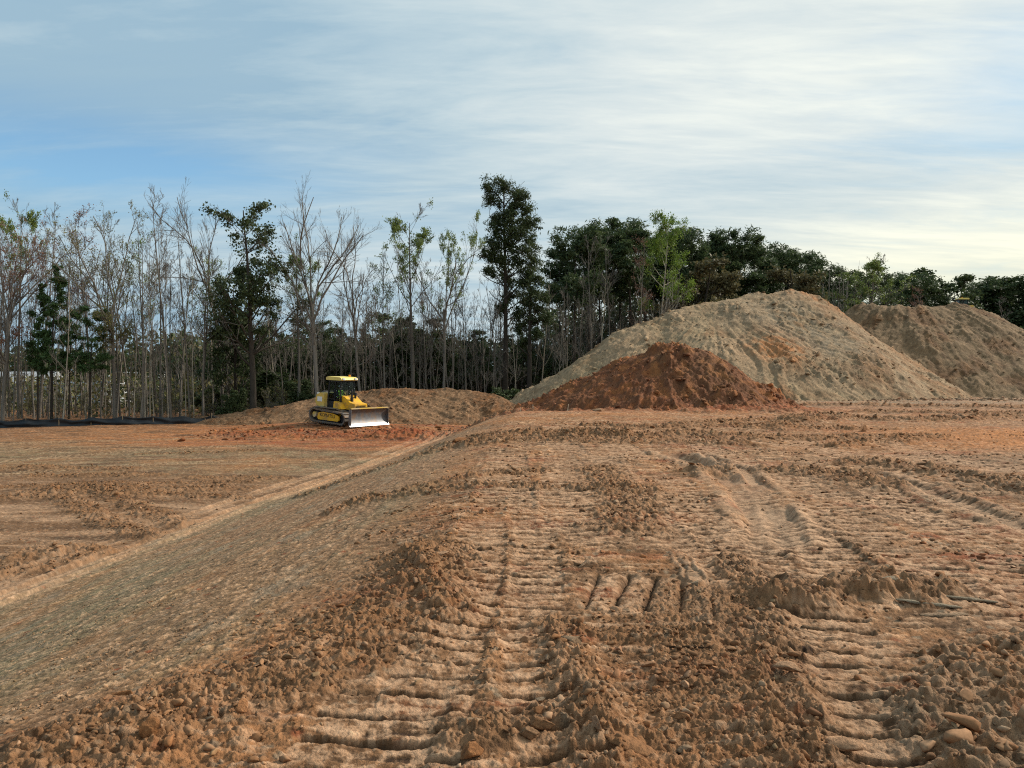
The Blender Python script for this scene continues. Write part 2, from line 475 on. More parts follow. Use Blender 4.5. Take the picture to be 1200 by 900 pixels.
    wred = sstep(wob, 31, 36) * (0.6 + 0.4 * sstep(xn, -30, -14))
    cp = lerp3(cp, ORANGE * 0.9, (np.clip(wred + 0.9 * n_md, 0, 1) * wred * 1.0).astype(F32))
    cp = lerp3(cp, RED, (np.clip(sstep(wob, 33, 36) * sstep(xn, -24, -12) * (0.55 + 1.3 * fbm(xn * .3, yn * 1.0, 3, 450)), 0, 1) * 0.85).astype(F32))
    ptex = fbm(xn * 0.5, yn * 2.6, 4, 460, 0.6)
    cp = lerp3(cp, PALE, (np.clip(1.8 * ptex - 0.22, 0, 1) * 0.5 * (1 - 0.5 * wred)).astype(F32))
    pw = sstep(wob, 8, 12) * (1 - sstep(wob, 17, 24))
    cp = lerp3(cp, PALE * 0.92, (np.clip(0.2 + 2.0 * fbm(xn * 0.25 + 0.3 * yn, yn * 1.1, 4, 470), 0, 1) * pw * 0.55).astype(F32))
    cp = lerp3(cp, BROWN * 0.72, (np.clip(2.3 * fbm(xn * .35, yn * 1.1, 4, 480) - 0.1, 0, 1) * 0.85).astype(F32))
    c = lerp3(c, cp, on_pad)
    # bench patches
    c = lerp3(c, ORANGE * 1.12, (np.clip(blobw(xn, yn, 15.0, 19.0, 7, 4.5) * 1.5 + 0.4 * n_md, 0, 1) * blobw(xn, yn, 15, 19, 8, 6) * 1.0).astype(F32))
    c = lerp3(c, RED * 1.1, np.clip(blobw(xn, yn, 7, 37, 9, 3.0) * (0.9 + 1.2 * n_md), 0, 1).astype(F32) * 0.8)
    c = lerp3(c, ORANGE, np.clip(blobw(xn, yn, 4, 30, 22, 5) * (0.3 + 1.5 * n_lo), 0, 1).astype(F32) * 0.7)
    c = lerp3(c, GREY * 0.9, (sstep(yn, 34, 44) * sstep(xn, 12, 16) * np.clip(0.55 + n_md, 0, 1) * 0.7).astype(F32))
    c = lerp3(c, RED * 1.2, np.clip(2.0 * fbm(xn * 0.35 + 15, yn * 0.8, 4, 407) - 0.45, 0, 1) * 0.6 * bench)
    c = lerp3(c, PALE * 0.95, (blobw(xn, yn, 10, 13, 5, 2.2) * np.clip(0.4 + 1.4 * n_md, 0, 1) * 0.75).astype(F32))
    c = lerp3(c, BROWN * 0.8, (blobw(xn, yn, 11.0, 13.6, 3.5, 1.0) * 0.6).astype(F32))
    # scattered stones of other colours
    d1, i1 = worley(xn / 0.085, yn / 0.085, 500)
    d3, i3 = worley(xn / 0.03, yn / 0.03, 520)
    c = c * (0.70 + 0.42 * lv1 * (0.4 + 0.6 * clb) + 0.16 * lv2 + 0.22 * lv3)[:, None]
    c = lerp3(c, PALE, ((i3 > 0.9) * (1 - sstep(d3, 0.2, 0.5)) * 0.55).astype(F32))
    c = lerp3(c, BROWN * 0.6, ((i3 < 0.14) * (1 - sstep(d3, 0.2, 0.5)) * 0.6).astype(F32))
    c = lerp3(c, PALE, ((i1 > 0.86) * (1 - sstep(d1, 0.15, 0.4)) * 0.55).astype(F32))
    c = lerp3(c, GREY, ((i1 < 0.10) * (1 - sstep(d1, 0.15, 0.45)) * 0.6).astype(F32))
    c = lerp3(c, RED, ((i1 > 0.30) * (i1 < 0.315) * (1 - sstep(d1, 0.2, 0.5)) * 0.8).astype(F32))
    # tracks
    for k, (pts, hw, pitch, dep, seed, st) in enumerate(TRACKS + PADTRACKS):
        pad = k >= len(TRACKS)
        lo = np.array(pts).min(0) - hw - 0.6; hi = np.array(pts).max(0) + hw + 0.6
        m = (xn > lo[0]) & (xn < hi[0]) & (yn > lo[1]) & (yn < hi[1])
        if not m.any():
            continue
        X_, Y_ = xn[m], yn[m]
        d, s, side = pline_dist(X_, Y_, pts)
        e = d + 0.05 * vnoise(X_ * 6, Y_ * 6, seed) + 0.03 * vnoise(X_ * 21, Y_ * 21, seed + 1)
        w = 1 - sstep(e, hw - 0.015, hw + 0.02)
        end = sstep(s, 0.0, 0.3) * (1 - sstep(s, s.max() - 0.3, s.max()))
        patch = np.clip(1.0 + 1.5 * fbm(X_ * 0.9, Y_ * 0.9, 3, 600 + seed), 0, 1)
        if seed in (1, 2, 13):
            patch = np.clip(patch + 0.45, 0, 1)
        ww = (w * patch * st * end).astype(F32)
        if pad:
            s = s + side * 0.9
        ph = (s + 0.008 * vnoise(X_ * 7, Y_ * 7, seed + 3) + 0.018 * vnoise(X_ * 1.5, Y_ * 1.5, seed + 4)) / pitch
        cell = np.floor(ph)
        jit = (rnd(cell.astype(np.int64), cell.astype(np.int64) * 0 + seed, 77) - 0.5) * 0.3
        fr = ph - cell + jit * 0.4
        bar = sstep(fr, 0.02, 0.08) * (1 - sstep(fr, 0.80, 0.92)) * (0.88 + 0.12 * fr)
        if seed == 13:
            bar = 1 - np.abs(2 * fr - 1) ** 4
        bh = 0.78 + 0.22 * rnd(cell.astype(np.int64), cell.astype(np.int64) * 0 + seed, 78)
        bh = bh * np.clip(1.0 + 0.75 * vnoise(side * 4.0 + cell * 3.3, cell * 1.7, seed + 9), 0.15, 1.2)
        prof = dep * (bar * bh - 0.75)
        edge = np.exp(-((d - hw - 0.06) / 0.055) ** 2) * 0.009 * end * patch * (1.0 + 1.2 * np.abs(n_hi[m]))
        old = hh[m]
        keep = old * 0.12 + 0.006 * chips(X_, Y_, 0.05, 1100 + seed, 3.0, 1.2)[0] + 0.003 * n_hi2[m]
        hh[m] = old * (1 - np.clip(ww, 0, 1)) + np.clip(ww, 0, 1) * keep + ww * prof + edge
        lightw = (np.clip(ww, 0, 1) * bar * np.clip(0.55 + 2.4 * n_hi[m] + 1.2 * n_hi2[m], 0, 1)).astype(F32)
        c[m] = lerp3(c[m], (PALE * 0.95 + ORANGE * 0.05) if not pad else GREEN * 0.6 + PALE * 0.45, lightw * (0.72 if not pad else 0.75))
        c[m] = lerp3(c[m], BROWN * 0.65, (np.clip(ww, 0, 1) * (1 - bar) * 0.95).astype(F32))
    for pts, hw, dep in RUTS:
        lo = np.array(pts).min(0) - hw * 3; hi = np.array(pts).max(0) + hw * 3
        m = (xn > lo[0]) & (xn < hi[0]) & (yn > lo[1]) & (yn < hi[1])
        if not m.any():
            continue
        X_, Y_ = xn[m], yn[m]
        d, s, side = pline_dist(X_, Y_, pts)
        d = d + 0.05 * vnoise(X_ * 2.5, Y_ * 2.5, 700)
        end = sstep(s, 0.0, 0.8) * (1 - sstep(s, s.max() - 0.8, s.max()))
        w = (1 - sstep(d, hw * 0.5, hw * 1.1)) * end
        rim = np.exp(-((d - hw * 1.5) / (hw * 0.45)) ** 2) * end
        pt = np.clip(0.8 + 1.2 * fbm(X_ * 0.7, Y_ * 0.7, 3, 710), 0, 1)
        hh[m] = hh[m] * (1 - 0.85 * w * pt) - dep * w * pt + abs(dep) * 0.55 * rim * pt
        c[m] = lerp3(c[m], PALE * 0.93, (rim * 0.65 * pt).astype(F32))
        c[m] = lerp3(c[m], PALE * 0.55 + GREY * 0.3, (w * 0.55 * pt).astype(F32))
    hn = h[near] + hh
    for k, (pts, hw, hgt, cs_) in enumerate(BERMS):
        ext = hw * 5.5
        lo = np.array(pts).min(0) - ext; hi = np.array(pts).max(0) + ext
        m = (xn > lo[0]) & (xn < hi[0]) & (yn > lo[1]) & (yn < hi[1])
        if not m.any():
            continue
        X_, Y_ = xn[m], yn[m]
        d, s, side = pline_dist(X_, Y_, pts)
        d = d * (1 + 0.7 * vnoise(X_ / cs_ * 0.35, Y_ / cs_ * 0.35, 800 + k))
        env = np.exp(-(d / hw) ** 2 * 1.1)
        top = hgt * env * (0.7 + 0.8 * fbm(X_ / cs_ * 0.4, Y_ / cs_ * 0.4, 3, 820 + k))
        L1 = lumps(X_, Y_, cs_, 840 + k, 0.9); L2 = lumps(X_, Y_, cs_ * 0.5, 860 + k, 0.9); L3 = lumps(X_, Y_, cs_ * 0.25, 880 + k, 0.9)
        ew = np.clip(env * 1.8, 0, 1)
        CH, _l = chips(X_, Y_, cs_ * 1.3, 900 + k, 3.0, 1.0); CH2, _l = chips(X_, Y_, cs_ * 0.55, 960 + k, 3.0, 1.0)
        hn[m] += 0.55 * top + ew * cs_ * (0.22 * L1 + 0.10 * L2 + 0.06 * L3 + 0.30 * CH + 0.20 * CH2)
        bc = BROWN * 0.65 + TAN * 0.45 + ORANGE * 0.06
        if k in (15, 16):
            bc = RED * 1.05
        if k == 6:
            bc = GREY * 0.4 + BROWN * 0.5 + TAN * 0.2
        c[m] = lerp3(c[m], bc, (0.85 * ew * np.clip(0.5 + 1.1 * n_hi[m] + 0.6 * n_md[m], 0, 1)).astype(F32))
    # fine grain of colour
    g = 1.04 + 0.42 * n_hi + 0.36 * n_hi2 + 0.15 * n_md
    c = np.clip(c * g[:, None], 0.02, 0.8)
    h[near] = hn
    colr[near] = c
    return h, colr


def tz(x, y):
    return float(terrain(np.array([x], float), np.array([y], float))[0][0])


# ------------------------------------------------------------------ object helpers
def tag(o, label=None, cat=None, group=None, kind=None):
    if label: o['label'] = label
    if cat: o['category'] = cat
    if group: o['group'] = group
    if kind: o['kind'] = kind
    return o


def mesh_np(name, verts, faces=None, tris=None, mat=None, parent=None, smooth=False, colors=None, loops=None, mat_idx=None):
    me = bpy.data.meshes.new(name)
    verts = np.ascontiguousarray(verts, F32)
    me.vertices.add(len(verts))
    me.vertices.foreach_set('co', verts.ravel())
    if faces is not None:
        fs = np.ascontiguousarray(faces, np.int32)
        k = fs.shape[1]
        me.loops.add(fs.size); me.polygons.add(len(fs))
        me.loops.foreach_set('vertex_index', fs.ravel())
        me.polygons.foreach_set('loop_start', np.arange(0, fs.size, k, dtype=np.int32))
        me.polygons.foreach_set('loop_total', np.full(len(fs), k, np.int32))
    me.update(calc_edges=True)
    if smooth:
        me.polygons.foreach_set('use_smooth', np.ones(len(me.polygons), bool))
    if colors is not None:
        a = me.color_attributes.new('soil', 'FLOAT_COLOR', 'POINT')
        cc = np.ones((len(verts), 4), F32); cc[:, :3] = colors
        a.data.foreach_set('color', cc.ravel())
    for m in (mat if isinstance(mat, (list, tuple)) else [mat]):
        if m: me.materials.append(m)
    if mat_idx is not None:
        me.polygons.foreach_set('material_index', np.ascontiguousarray(mat_idx, np.int32))
    o = bpy.data.objects.new(name, me)
    col.objects.link(o)
    if parent: o.parent = parent
    return o


def empty(name, loc, rz=0.0):
    o = bpy.data.objects.new(name, None)
    o.location = loc; o.rotation_euler = (0, 0, rz)
    o.empty_display_size = 0.2
    col.objects.link(o)
    return o


def copy_tree(o, parent=None):
    c = o.copy(); col.objects.link(c)
    if parent is not None: c.parent = parent
    for ch in list(o.children):
        copy_tree(ch, c)
    return c


def new_mat(name):
    m = bpy.data.materials.new(name); m.use_nodes = True
    t = m.node_tree
    b = t.nodes['Principled BSDF']
    return m, t, b


def simple_mat(name, c, rough=0.6, metal=0.0, var=0.15, scale=6.0, bump=0.0, spec=0.3, dirt=None, dirt_amt=0.0):
    m, t, b = new_mat(name)
    tc = N(t, 'ShaderNodeTexCoord')
    f = noise_n(t, tc.outputs['Object'], scale, 5, 0.6)
    lo = tuple(max(0, k * (1 - var)) for k in c); hi = tuple(min(1, k * (1 + var)) for k in c)
    cc = ramp_n(t, f, [(0.3, lo), (0.7, hi)])
    if dirt:
        f2 = noise_n(t, tc.outputs['Object'], scale * 0.5, 6, 0.7, w=4.0)
        cc = mix_c(t, math_n(t, 'MULTIPLY', smooth_n(t, f2, 0.46, 0.62), dirt_amt), cc, dirt)
    t.links.new(cc, b.inputs['Base Color'])
    b.inputs['Roughness'].default_value = rough
    b.inputs['Metallic'].default_value = metal
    b.inputs['Specular IOR Level'].default_value = spec
    if bump:
        bp = N(t, 'ShaderNodeBump'); bp.inputs['Strength'].default_value = 1.0; bp.inputs['Distance'].default_value = bump
        t.links.new(noise_n(t, tc.outputs['Object'], scale * 3, 5, 0.6), bp.inputs['Height'])
        t.links.new(bp.outputs[0], b.inputs['Normal'])
    return m


def soil_mat(name, fine=70.0, dist=0.018, amp=0.5, fine2=14.0, dist2=0.02, bump=True):
    m, t, b = new_mat(name)
    geo = N(t, 'ShaderNodeNewGeometry')
    P = geo.outputs['Position']
    at_ = N(t, 'ShaderNodeAttribute', attribute_name='soil')
    f1 = noise_n(t, P, fine, 4, 0.7)
    f2 = noise_n(t, P, fine2, 5, 0.6, w=2.0)
    k = math_n(t, 'ADD', math_n(t, 'MULTIPLY', math_n(t, 'SUBTRACT', f1, 0.5), amp * 1.6), math_n(t, 'MULTIPLY', math_n(t, 'SUBTRACT', f2, 0.5), amp))
    k = math_n(t, 'ADD', 1.0, k)
    sc_ = N(t, 'ShaderNodeVectorMath', operation='SCALE')
    t.links.new(at_.outputs['Color'], sc_.inputs[0]); t.links.new(k, sc_.inputs['Scale'])
    mn_ = N(t, 'ShaderNodeVectorMath', operation='MINIMUM'); mn_.inputs[1].default_value = (0.62, 0.55, 0.45)
    t.links.new(sc_.outputs[0], mn_.inputs[0]); t.links.new(mn_.outputs[0], b.inputs['Base Color'])
    b.inputs['Roughness'].default_value = 0.93
    b.inputs['Specular IOR Level'].default_value = 0.18
    if not bump:
        return m
    bp = N(t, 'ShaderNodeBump'); bp.inputs['Strength'].default_value = 0.9; bp.inputs['Distance'].default_value = dist
    t.links.new(f1, bp.inputs['Height'])
    bp2 = N(t, 'ShaderNodeBump'); bp2.inputs['Strength'].default_value = 0.8; bp2.inputs['Distance'].default_value = dist2
    t.links.new(f2, bp2.inputs['Height'])
    t.links.new(bp.outputs[0], bp2.inputs['Normal'])
    t.links.new(bp2.outputs[0], b.inputs['Normal'])
    return m


M_SOIL = soil_mat('soil')
M_CLOD = soil_mat('clod_soil', 90.0, 0, 0.55, 20.0, 0, bump=False)
M_HEAP = soil_mat('heap_soil', 14.0, 0.07, 0.75, 3.5, 0.10)

# ------------------------------------------------------------------ ground sheet
def build_ground():
    a_d = np.linspace(R(-42), R(42), 1120)
    a_s = np.linspace(R(42), R(66), 260)[1:]
    a_r = np.linspace(R(66), R(294), 120)[1:-1]
    ang = np.concatenate([a_d, a_s, a_r, R(360) - a_s[::-1]])
    r1 = np.linspace(0.25, 2.2, 20)[:-1]
    n2 = 1400
    r2 = 2.2 * (75 / 2.2) ** (np.arange(n2) / (n2 - 1))
    r3 = 75 * (6000 / 75) ** (np.arange(1, 90) / 89)
    rr = np.concatenate([r1, r2, r3])
    A, RR = np.meshgrid(ang, rr)
    x = (RR * np.sin(A)).ravel(); y = (RR * np.cos(A)).ravel()
    h, c = terrain(x, y)
    far = np.sqrt(x * x + y * y) > 100
    c[far] = np.array((0.13, 0.10, 0.06), F32)
    v = np.stack([x, y, h], 1)
    na = len(ang); nr = len(rr)
    i = np.arange(nr - 1)[:, None] * na; j = np.arange(na)[None, :]
    j2 = (j + 1) % na
    q = np.stack([i + j, i + na + j, i + na + j2, i + j2], -1).reshape(-1, 4)
    q = q[:, ::-1]
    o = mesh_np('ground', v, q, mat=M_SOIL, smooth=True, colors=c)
    tag(o, kind='structure')
    return o


ground = build_ground()
# ------------------------------------------------------------------ heaps of earth
def seg_field(x, y, segs):
    """union of sloping cones swept along ridge lines; segs: (p0, p1, slope) with p = (x, y, z)"""
    best = np.full(x.shape, -99.0)
    for (ax, ay, az), (bx, by, bz), sl in segs:
        L2 = (bx - ax) ** 2 + (by - ay) ** 2
        t = np.clip(((x - ax) * (bx - ax) + (y - ay) * (by - ay)) / max(L2, 1e-6), 0, 1)
        d = np.hypot(x - (ax + t * (bx - ax)), y - (ay + t * (by - ay)))
        z = az + t * (bz - az) - sl * (np.sqrt(d * d + 0.5) - 0.7)
        k = 0.35
        m = np.maximum(best, z)
        best = m + k * np.log(np.exp((best - m) / k) + np.exp((z - m) / k)) * 0.5
    return best


HEAPS = {}


def heap_h(name, x, y):
    sd, segs, rough = HEAPS[name]
    cx = np.mean([s[0][0] for s in segs]); cy = np.mean([s[0][1] for s in segs])
    wx = x + 0.9 * vnoise(x * 0.22, y * 0.22, sd + 1) + 0.10 * vnoise(x * 1.1, y * 1.1, sd + 3)
    wy = y + 0.9 * vnoise(x * 0.22 + 50, y * 0.22, sd + 2) + 0.10 * vnoise(x * 1.1 + 50, y * 1.1, sd + 4)
    z = seg_field(wx, wy, segs)
    th = np.arctan2(y - cy, x - cx); rad = np.hypot(x - cx, y - cy)
    gul = fbm(th * 13 + 1.6 * vnoise(x * .15, y * .15, sd + 8) + 0.3 * vnoise(x * .5, y * .5, sd + 7), rad * 0.16, 4, sd + 10, 0.6)
    z = z + min(rough, 0.8) * 0.22 * (gul * sstep(rad, 1.0, 6.0)) + rough * (0.22 * fbm(x * 0.55, y * 0.55, 3, sd + 20) + 0.09 * fbm(x * 1.9, y * 1.9, 4, sd + 30, 0.6) + 0.07 * fbm(x * 7, y * 7, 3, sd + 60, 0.6))
    cl = sstep(fbm(x * 0.3, y * 0.3, 4, sd + 40), -0.15, 0.4)
    z = z + rough * (0.08 + 0.70 * cl) * (0.10 * chips(x, y, 0.35, sd + 70)[0] + 0.15 * chips(x, y, 0.9, sd + 80, 4.0)[0])
    z = z + rough * cl * (0.20 * lumps(x, y, 0.9, sd + 50, 0.3) + 0.10 * lumps(x, y, 0.42, sd + 51, 0.5) + 0.10 * lumps(x, y, 0.2, sd + 52, 0.6))
    return z, gul, cl


A0 = at(808, 360, 59.5); A1 = at(850, 353, 60.5); A2 = at(885, 345.5, 61.5); A3 = at(928, 342.5, 62.5); A4 = at(952, 348, 62.5)
HEAPS['grey'] = (1000, [(at(690, 419, 55.5), at(755, 382, 58), 0.68), (at(755, 382, 58), A0, 0.62), (A0, A1, 0.60), (A1, A2, 0.64), (A2, A3, 0.70), (A3, A4, 0.93), (at(925, 457, 53), at(985, 462, 53), 0.6)], 0.75)
B0 = at(1012, 357, 69); B1 = at(1050, 361, 68); B2 = at(1125, 359, 68); B3 = at(1148, 364, 68)
BP = (64.0, 110.0, 8.9)
HEAPS['brown'] = (2000, [(B0, B1, 0.66), (B1, B2, 0.66), (B2, B3, 0.68), ((B1[0] + 3, 76, 7.3), (60.0, 108.0, 8.7), 0.66), ((B3[0] + 2, 78, 7.3), (65.0, 112.0, 8.8), 0.66)], 0.7)
HEAPS['red'] = (3000, [(at(640, 474, 43), at(690, 450, 41.5), 0.42), (at(690, 450, 41.5), at(745, 423, 40.3), 0.55), (at(745, 423, 40.3), at(786, 409, 39.9), 0.62), (at(786, 409, 39.9), at(808, 415, 39.6), 0.7), (at(808, 415, 39.6), at(832, 441, 38.6), 0.8), (at(832, 441, 38.6), at(866, 465, 37.5), 0.75), (at(866, 465, 38), at(905, 479, 38.5), 0.5)], 1.25)
HEAPS['low'] = (4000, [((-23, 57, -1.55), at(300, 484, 55.5), 0.24), (at(300, 484, 55.5), at(400, 463, 55), 0.30), (at(400, 463, 55), at(470, 457, 55), 0.42), (at(470, 457, 55), at(525, 458, 55), 0.50), (at(525, 458, 55), at(575, 465, 54), 0.60), (at(575, 465, 54), at(590, 476, 53.0), 0.62)], 0.62)


def heap_col(name, x, y, z, gul, cl):
    c = np.empty(x.shape + (3,), F32)
    n1 = fbm(x * 0.3, y * 0.3, 4, 5000); n2 = fbm(x * 1.5, y * 1.5, 5, 5010, 0.6); n3 = fbm(x * 6, y * 6, 4, 5020, 0.6)
    q = lambda v: np.clip(v, 0, 1).astype(F32)
    if name == 'grey':
        c[:] = (0.325, 0.222, 0.130)
        c = lerp3(c, GREEN * 1.35, q(0.3 + 1.3 * n1 + 0.3 * n2) * 0.5)
        c = lerp3(c, TAN * 0.95, q(sstep(x, 20, 28) * (0.75 + n2) + 0.8 * gul + 1.4 * n1 - 0.2) * 0.8)
        c = lerp3(c, GREY * 0.85, q(blobw(x, y, 21.5, 56, 5, 4.5) * 1.3 * (0.5 + 1.6 * n2)) * 0.85)
        c = lerp3(c, ORANGE * 1.15, q(blobw(x, y, 18.6, 53.3, 2.0, 2.0) * 1.5 * (0.6 + 1.2 * n2)) * 0.8)
        c = lerp3(c, ORANGE, q(blobw(x, y, 24.5, 62.5, 3.2, 1.6) * 1.3 * (0.4 + 1.2 * n2)) * 0.7)
        c = lerp3(c, BROWN * 1.1, q(blobw(x, y, 25, 51, 5, 1.5) * 1.2 * (0.3 + 2 * n2)) * 0.6)
    elif name == 'brown':
        c[:] = (0.215, 0.138, 0.074)
        c = lerp3(c, GREEN * 0.85, q(0.2 + 1.5 * n1 + 0.8 * n2) * 0.55)
        c = lerp3(c, ORANGE * 0.75, q(1.8 * n1 + 0.4 * gul - 0.1) * 0.6)
        c = lerp3(c, BROWN * 0.8, q(1.8 * n2 + 1.6 * n1) * 0.7)
    elif name == 'red':
        c[:] = (0.195, 0.080, 0.038)
        c = lerp3(c, RED * 1.05, q(0.45 + 1.8 * n1 + 1.4 * n2) * 0.8)
        c = lerp3(c, BROWN * 1.0, q(blobw(x, y, 9.8, 37, 2.6, 2.2) * 1.3 * (0.7 + n2)) * 0.75)
        c = lerp3(c, BROWN * 1.3, q(2.4 * n1 + 0.6 * n2 - 0.1) * 0.7)
        c = lerp3(c, ORANGE * 0.95, q(1.9 * n2 + 0.1 + 1.1 * blobw(x, y, 9, 40, 3.5, 0.7)) * 0.6)
        c = lerp3(c, BROWN * 0.7, q(2.0 * n3 - 0.25) * 0.6)
    else:
        c[:] = (0.225, 0.126, 0.064)
        c = lerp3(c, BROWN, q(0.5 + 1.8 * n1 + 1.4 * n2) * 0.8)
        c = lerp3(c, ORANGE * 0.8, q(1.3 * n1 + 1.2 * n2 - 0.1) * 0.5)
        c = lerp3(c, PALE * 0.85, q(2.0 * n3 - 0.35) * 0.6)
    c = c * (0.86 + 0.30 * n3 + 0.20 * n2 + 0.34 * chips(x, y, 0.22, 5500)[1])[..., None]
    return np.clip(c, 0.02, 0.8)


def build_heap(key, name, x0, x1, y0, y1, st, label, cat='earth mound', yfar=None):
    xs = np.arange(x0, x1, st); ys = np.arange(y0, y1, st)
    if yfar:
        ys = np.concatenate([ys, np.arange(y1, yfar, st * 4)])
    X, Y = np.meshgrid(xs, ys)
    x = X.ravel(); y = Y.ravel()
    z, gul, cl = heap_h(key, x, y)
    g = base_h(x, y).astype(float)
    c = heap_col(key, x, y, z, gul, cl)
    below = z < g - 0.25
    z = np.maximum(z, g - 0.25)
    nx = len(xs); ny = len(ys)
    i = (np.arange(ny - 1)[:, None] * nx + np.arange(nx - 1)[None, :])
    q = np.stack([i, i + 1, i + nx + 1, i + nx], -1).reshape(-1, 4)
    q = q[~below[q].all(1)]
    used = np.unique(q)
    mp = np.full(len(x), -1); mp[used] = np.arange(len(used))
    v = np.stack([x, y, z], 1)[used]
    o = mesh_np(name, v, mp[q], mat=M_HEAP, smooth=True, colors=c[used])
    tag(o, label, cat, kind='thing')
    return o


build_heap('grey', 'earth_mound', -2, 41, 43, 80, 0.09, 'tall grey and tan earth mound, the biggest, rising behind the red clay heap')
build_heap('brown', 'earth_mound', 22, 84, 54, 84, 0.11, 'brown earth mound with a yellow machine roof showing over its crest', yfar=128)
build_heap('red', 'clay_heap', -7, 18, 32, 50, 0.06, 'reddish brown clay heap dumped against the foot of the tall grey mound', 'clay heap')
build_heap('low', 'earth_mound', -34, 5, 44, 66, 0.085, 'long low brown earth mound behind the yellow bulldozer')

# ------------------------------------------------------------------ loose clods and stones
import bmesh


def ico(sub):
    bm = bmesh.new(); bmesh.ops.create_icosphere(bm, subdivisions=sub, radius=1.0)
    v = np.array([p.co[:] for p in bm.verts], F32); f = np.array([[q.index for q in g.verts] for g in bm.faces], np.int32)
    bm.free(); return v, f


ICO = {s: ico(s) for s in (1, 2, 3)}


def rocks(n, sub, rs, flat=(0.35, 0.75), cuts=10, rough=0.10):
    """n unit rocks as an array (n, verts, 3)"""
    v, f = ICO[sub]
    P = np.repeat(v[None], n, 0)
    P = P * (1 + rough * rs.normal(size=(n, len(v), 1)))
    for k in range(cuts):
        d = rs.normal(size=(n, 1, 3)); d /= np.linalg.norm(d, axis=2, keepdims=True)
        c = rs.uniform(0.25, 0.75, size=(n, 1))
        dot = (P * d).sum(2)
        P = P - np.maximum(dot - c, 0)[..., None] * d
    s = np.stack([rs.uniform(0.9, 1.6, n), rs.uniform(0.6, 1.0, n), rs.uniform(*flat, n)], 1)
    P = P * s[:, None, :]
    a = rs.uniform(0, 2 * math.pi, n); ca, sa = np.cos(a), np.sin(a)
    tl = rs.normal(0, 0.35, n); ct, s_t = np.cos(tl), np.sin(tl)
    y = P[..., 1] * ct[:, None] - P[..., 2] * s_t[:, None]; z = P[..., 1] * s_t[:, None] + P[..., 2] * ct[:, None]
    x = P[..., 0]
    return np.stack([x * ca[:, None] - y * sa[:, None], x * sa[:, None] + y * ca[:, None], z], -1), f


def build_scatter(name, sub, xs, ys, zs, size, cols, rs, mat, label, cat, flat=(0.5, 0.85)):
    n = len(xs)
    P, f = rocks(n, sub, rs, flat)
    P = P * size[:, None, None]
    P[..., 0] += xs[:, None]; P[..., 1] += ys[:, None]; P[..., 2] += (zs + size * 0.16)[:, None]
    nv = P.shape[1]
    F = (f[None] + (np.arange(n) * nv)[:, None, None]).reshape(-1, 3)
    C = np.repeat(cols[:, None, :], nv, 1).reshape(-1, 3)
    o = mesh_np(name, P.reshape(-1, 3), F, mat=mat, smooth=False, colors=C)
    tag(o, label, cat, kind='stuff')
    return o


def soil_colours(n, rs, base=None):
    pal = np.stack([TAN * 0.95, BROWN * 1.15, BROWN * 0.8, ORANGE * 0.85, PALE * 0.85, GREY, GREEN * 1.05])
    p = np.array([0.30, 0.30, 0.13, 0.08, 0.09, 0.05, 0.05])
    c = pal[rs.choice(len(pal), n, p=p)] * rs.uniform(0.75, 1.2, (n, 1))
    return c.astype(F32)


def scatter_near():
    rs = np.random.RandomState(5)
    X, Y, S, CB = [], [], [], []
    for k, (pts, hw, hg, cs_) in enumerate(BERMS[:15] + BERMS[17:]):
        pts = np.array(pts); seg = np.hypot(*(np.diff(pts, axis=0).T)); tot = seg.sum()
        n = int(min(3000, tot * hw * 2.2 / (cs_ * 0.5) ** 2 * 0.42))
        t = rs.uniform(0, tot, n); cum = np.concatenate([[0], np.cumsum(seg)])
        i = np.clip(np.searchsorted(cum, t) - 1, 0, len(seg) - 1)
        u = (t - cum[i]) / seg[i]
        p = pts[i] + (pts[i + 1] - pts[i]) * u[:, None] + rs.normal(0, hw * 0.62, (n, 2))
        X.append(p[:, 0]); Y.append(p[:, 1])
        S.append(np.minimum(cs_ * 0.11 * (1 - rs.uniform(0, 0.985, n)) ** -0.45, cs_ * 0.48))
    # bench: density falls with distance, size grows with it
    n = 21000
    r = 2.4 * (26 / 2.4) ** rs.uniform(0, 1, n); a = rs.uniform(R(-44), R(40), n)
    x = r * np.sin(a); y = r * np.cos(a)
    w = np.clip(0.28 + 1.5 * fbm(x * 0.8, y * 0.8, 4, 330), 0.04, 1)
    xc = np.interp(y, *CREST); xt = np.interp(y, *TOE); tt = (xc - x) / (xc - xt)
    w = np.where(tt > 1.0, w * 0.25, w)
    for pts, hw, *_r in TRACKS[:14] + TRACKS[-1:]:                    # prints are pressed clean
        d, s, _ = pline_dist(x, y, pts); w = np.where(d < hw, w * 0.3, w)
    keep = rs.uniform(0, 1, n) < w
    tt = tt[keep]
    x, y, r = x[keep], y[keep], r[keep]
    X.append(x); Y.append(y)
    S.append(np.minimum((0.0028 * r ** 0.85 + 0.003) * (1 - rs.uniform(0, 0.995, len(x))) ** -0.38, np.where((tt > 0.1) & (tt < 1), 0.014, 0.036)))
    X = np.concatenate(X); Y = np.concatenate(Y); S = np.concatenate(S)
    m = Y > 1.5
    X, Y, S = X[m], Y[m], S[m]
    Z, C = terrain(X, Y)
    cols = soil_colours(len(X), rs) * 0.4 + C * 0.6 * rs.uniform(0.8, 1.2, (len(X), 1)).astype(F32)
    big = S > 0.022
    build_scatter('clods', 1, X[~big], Y[~big], Z[~big], S[~big], cols[~big], rs, M_CLOD, 'small brown and tan clods strewn over the churned earth', 'clods')
    build_scatter('rubble', 2, X[big], Y[big], Z[big], S[big], cols[big], rs, M_CLOD, 'lumps of broken clay and stone lying along the track edges', 'rubble')


scatter_near()


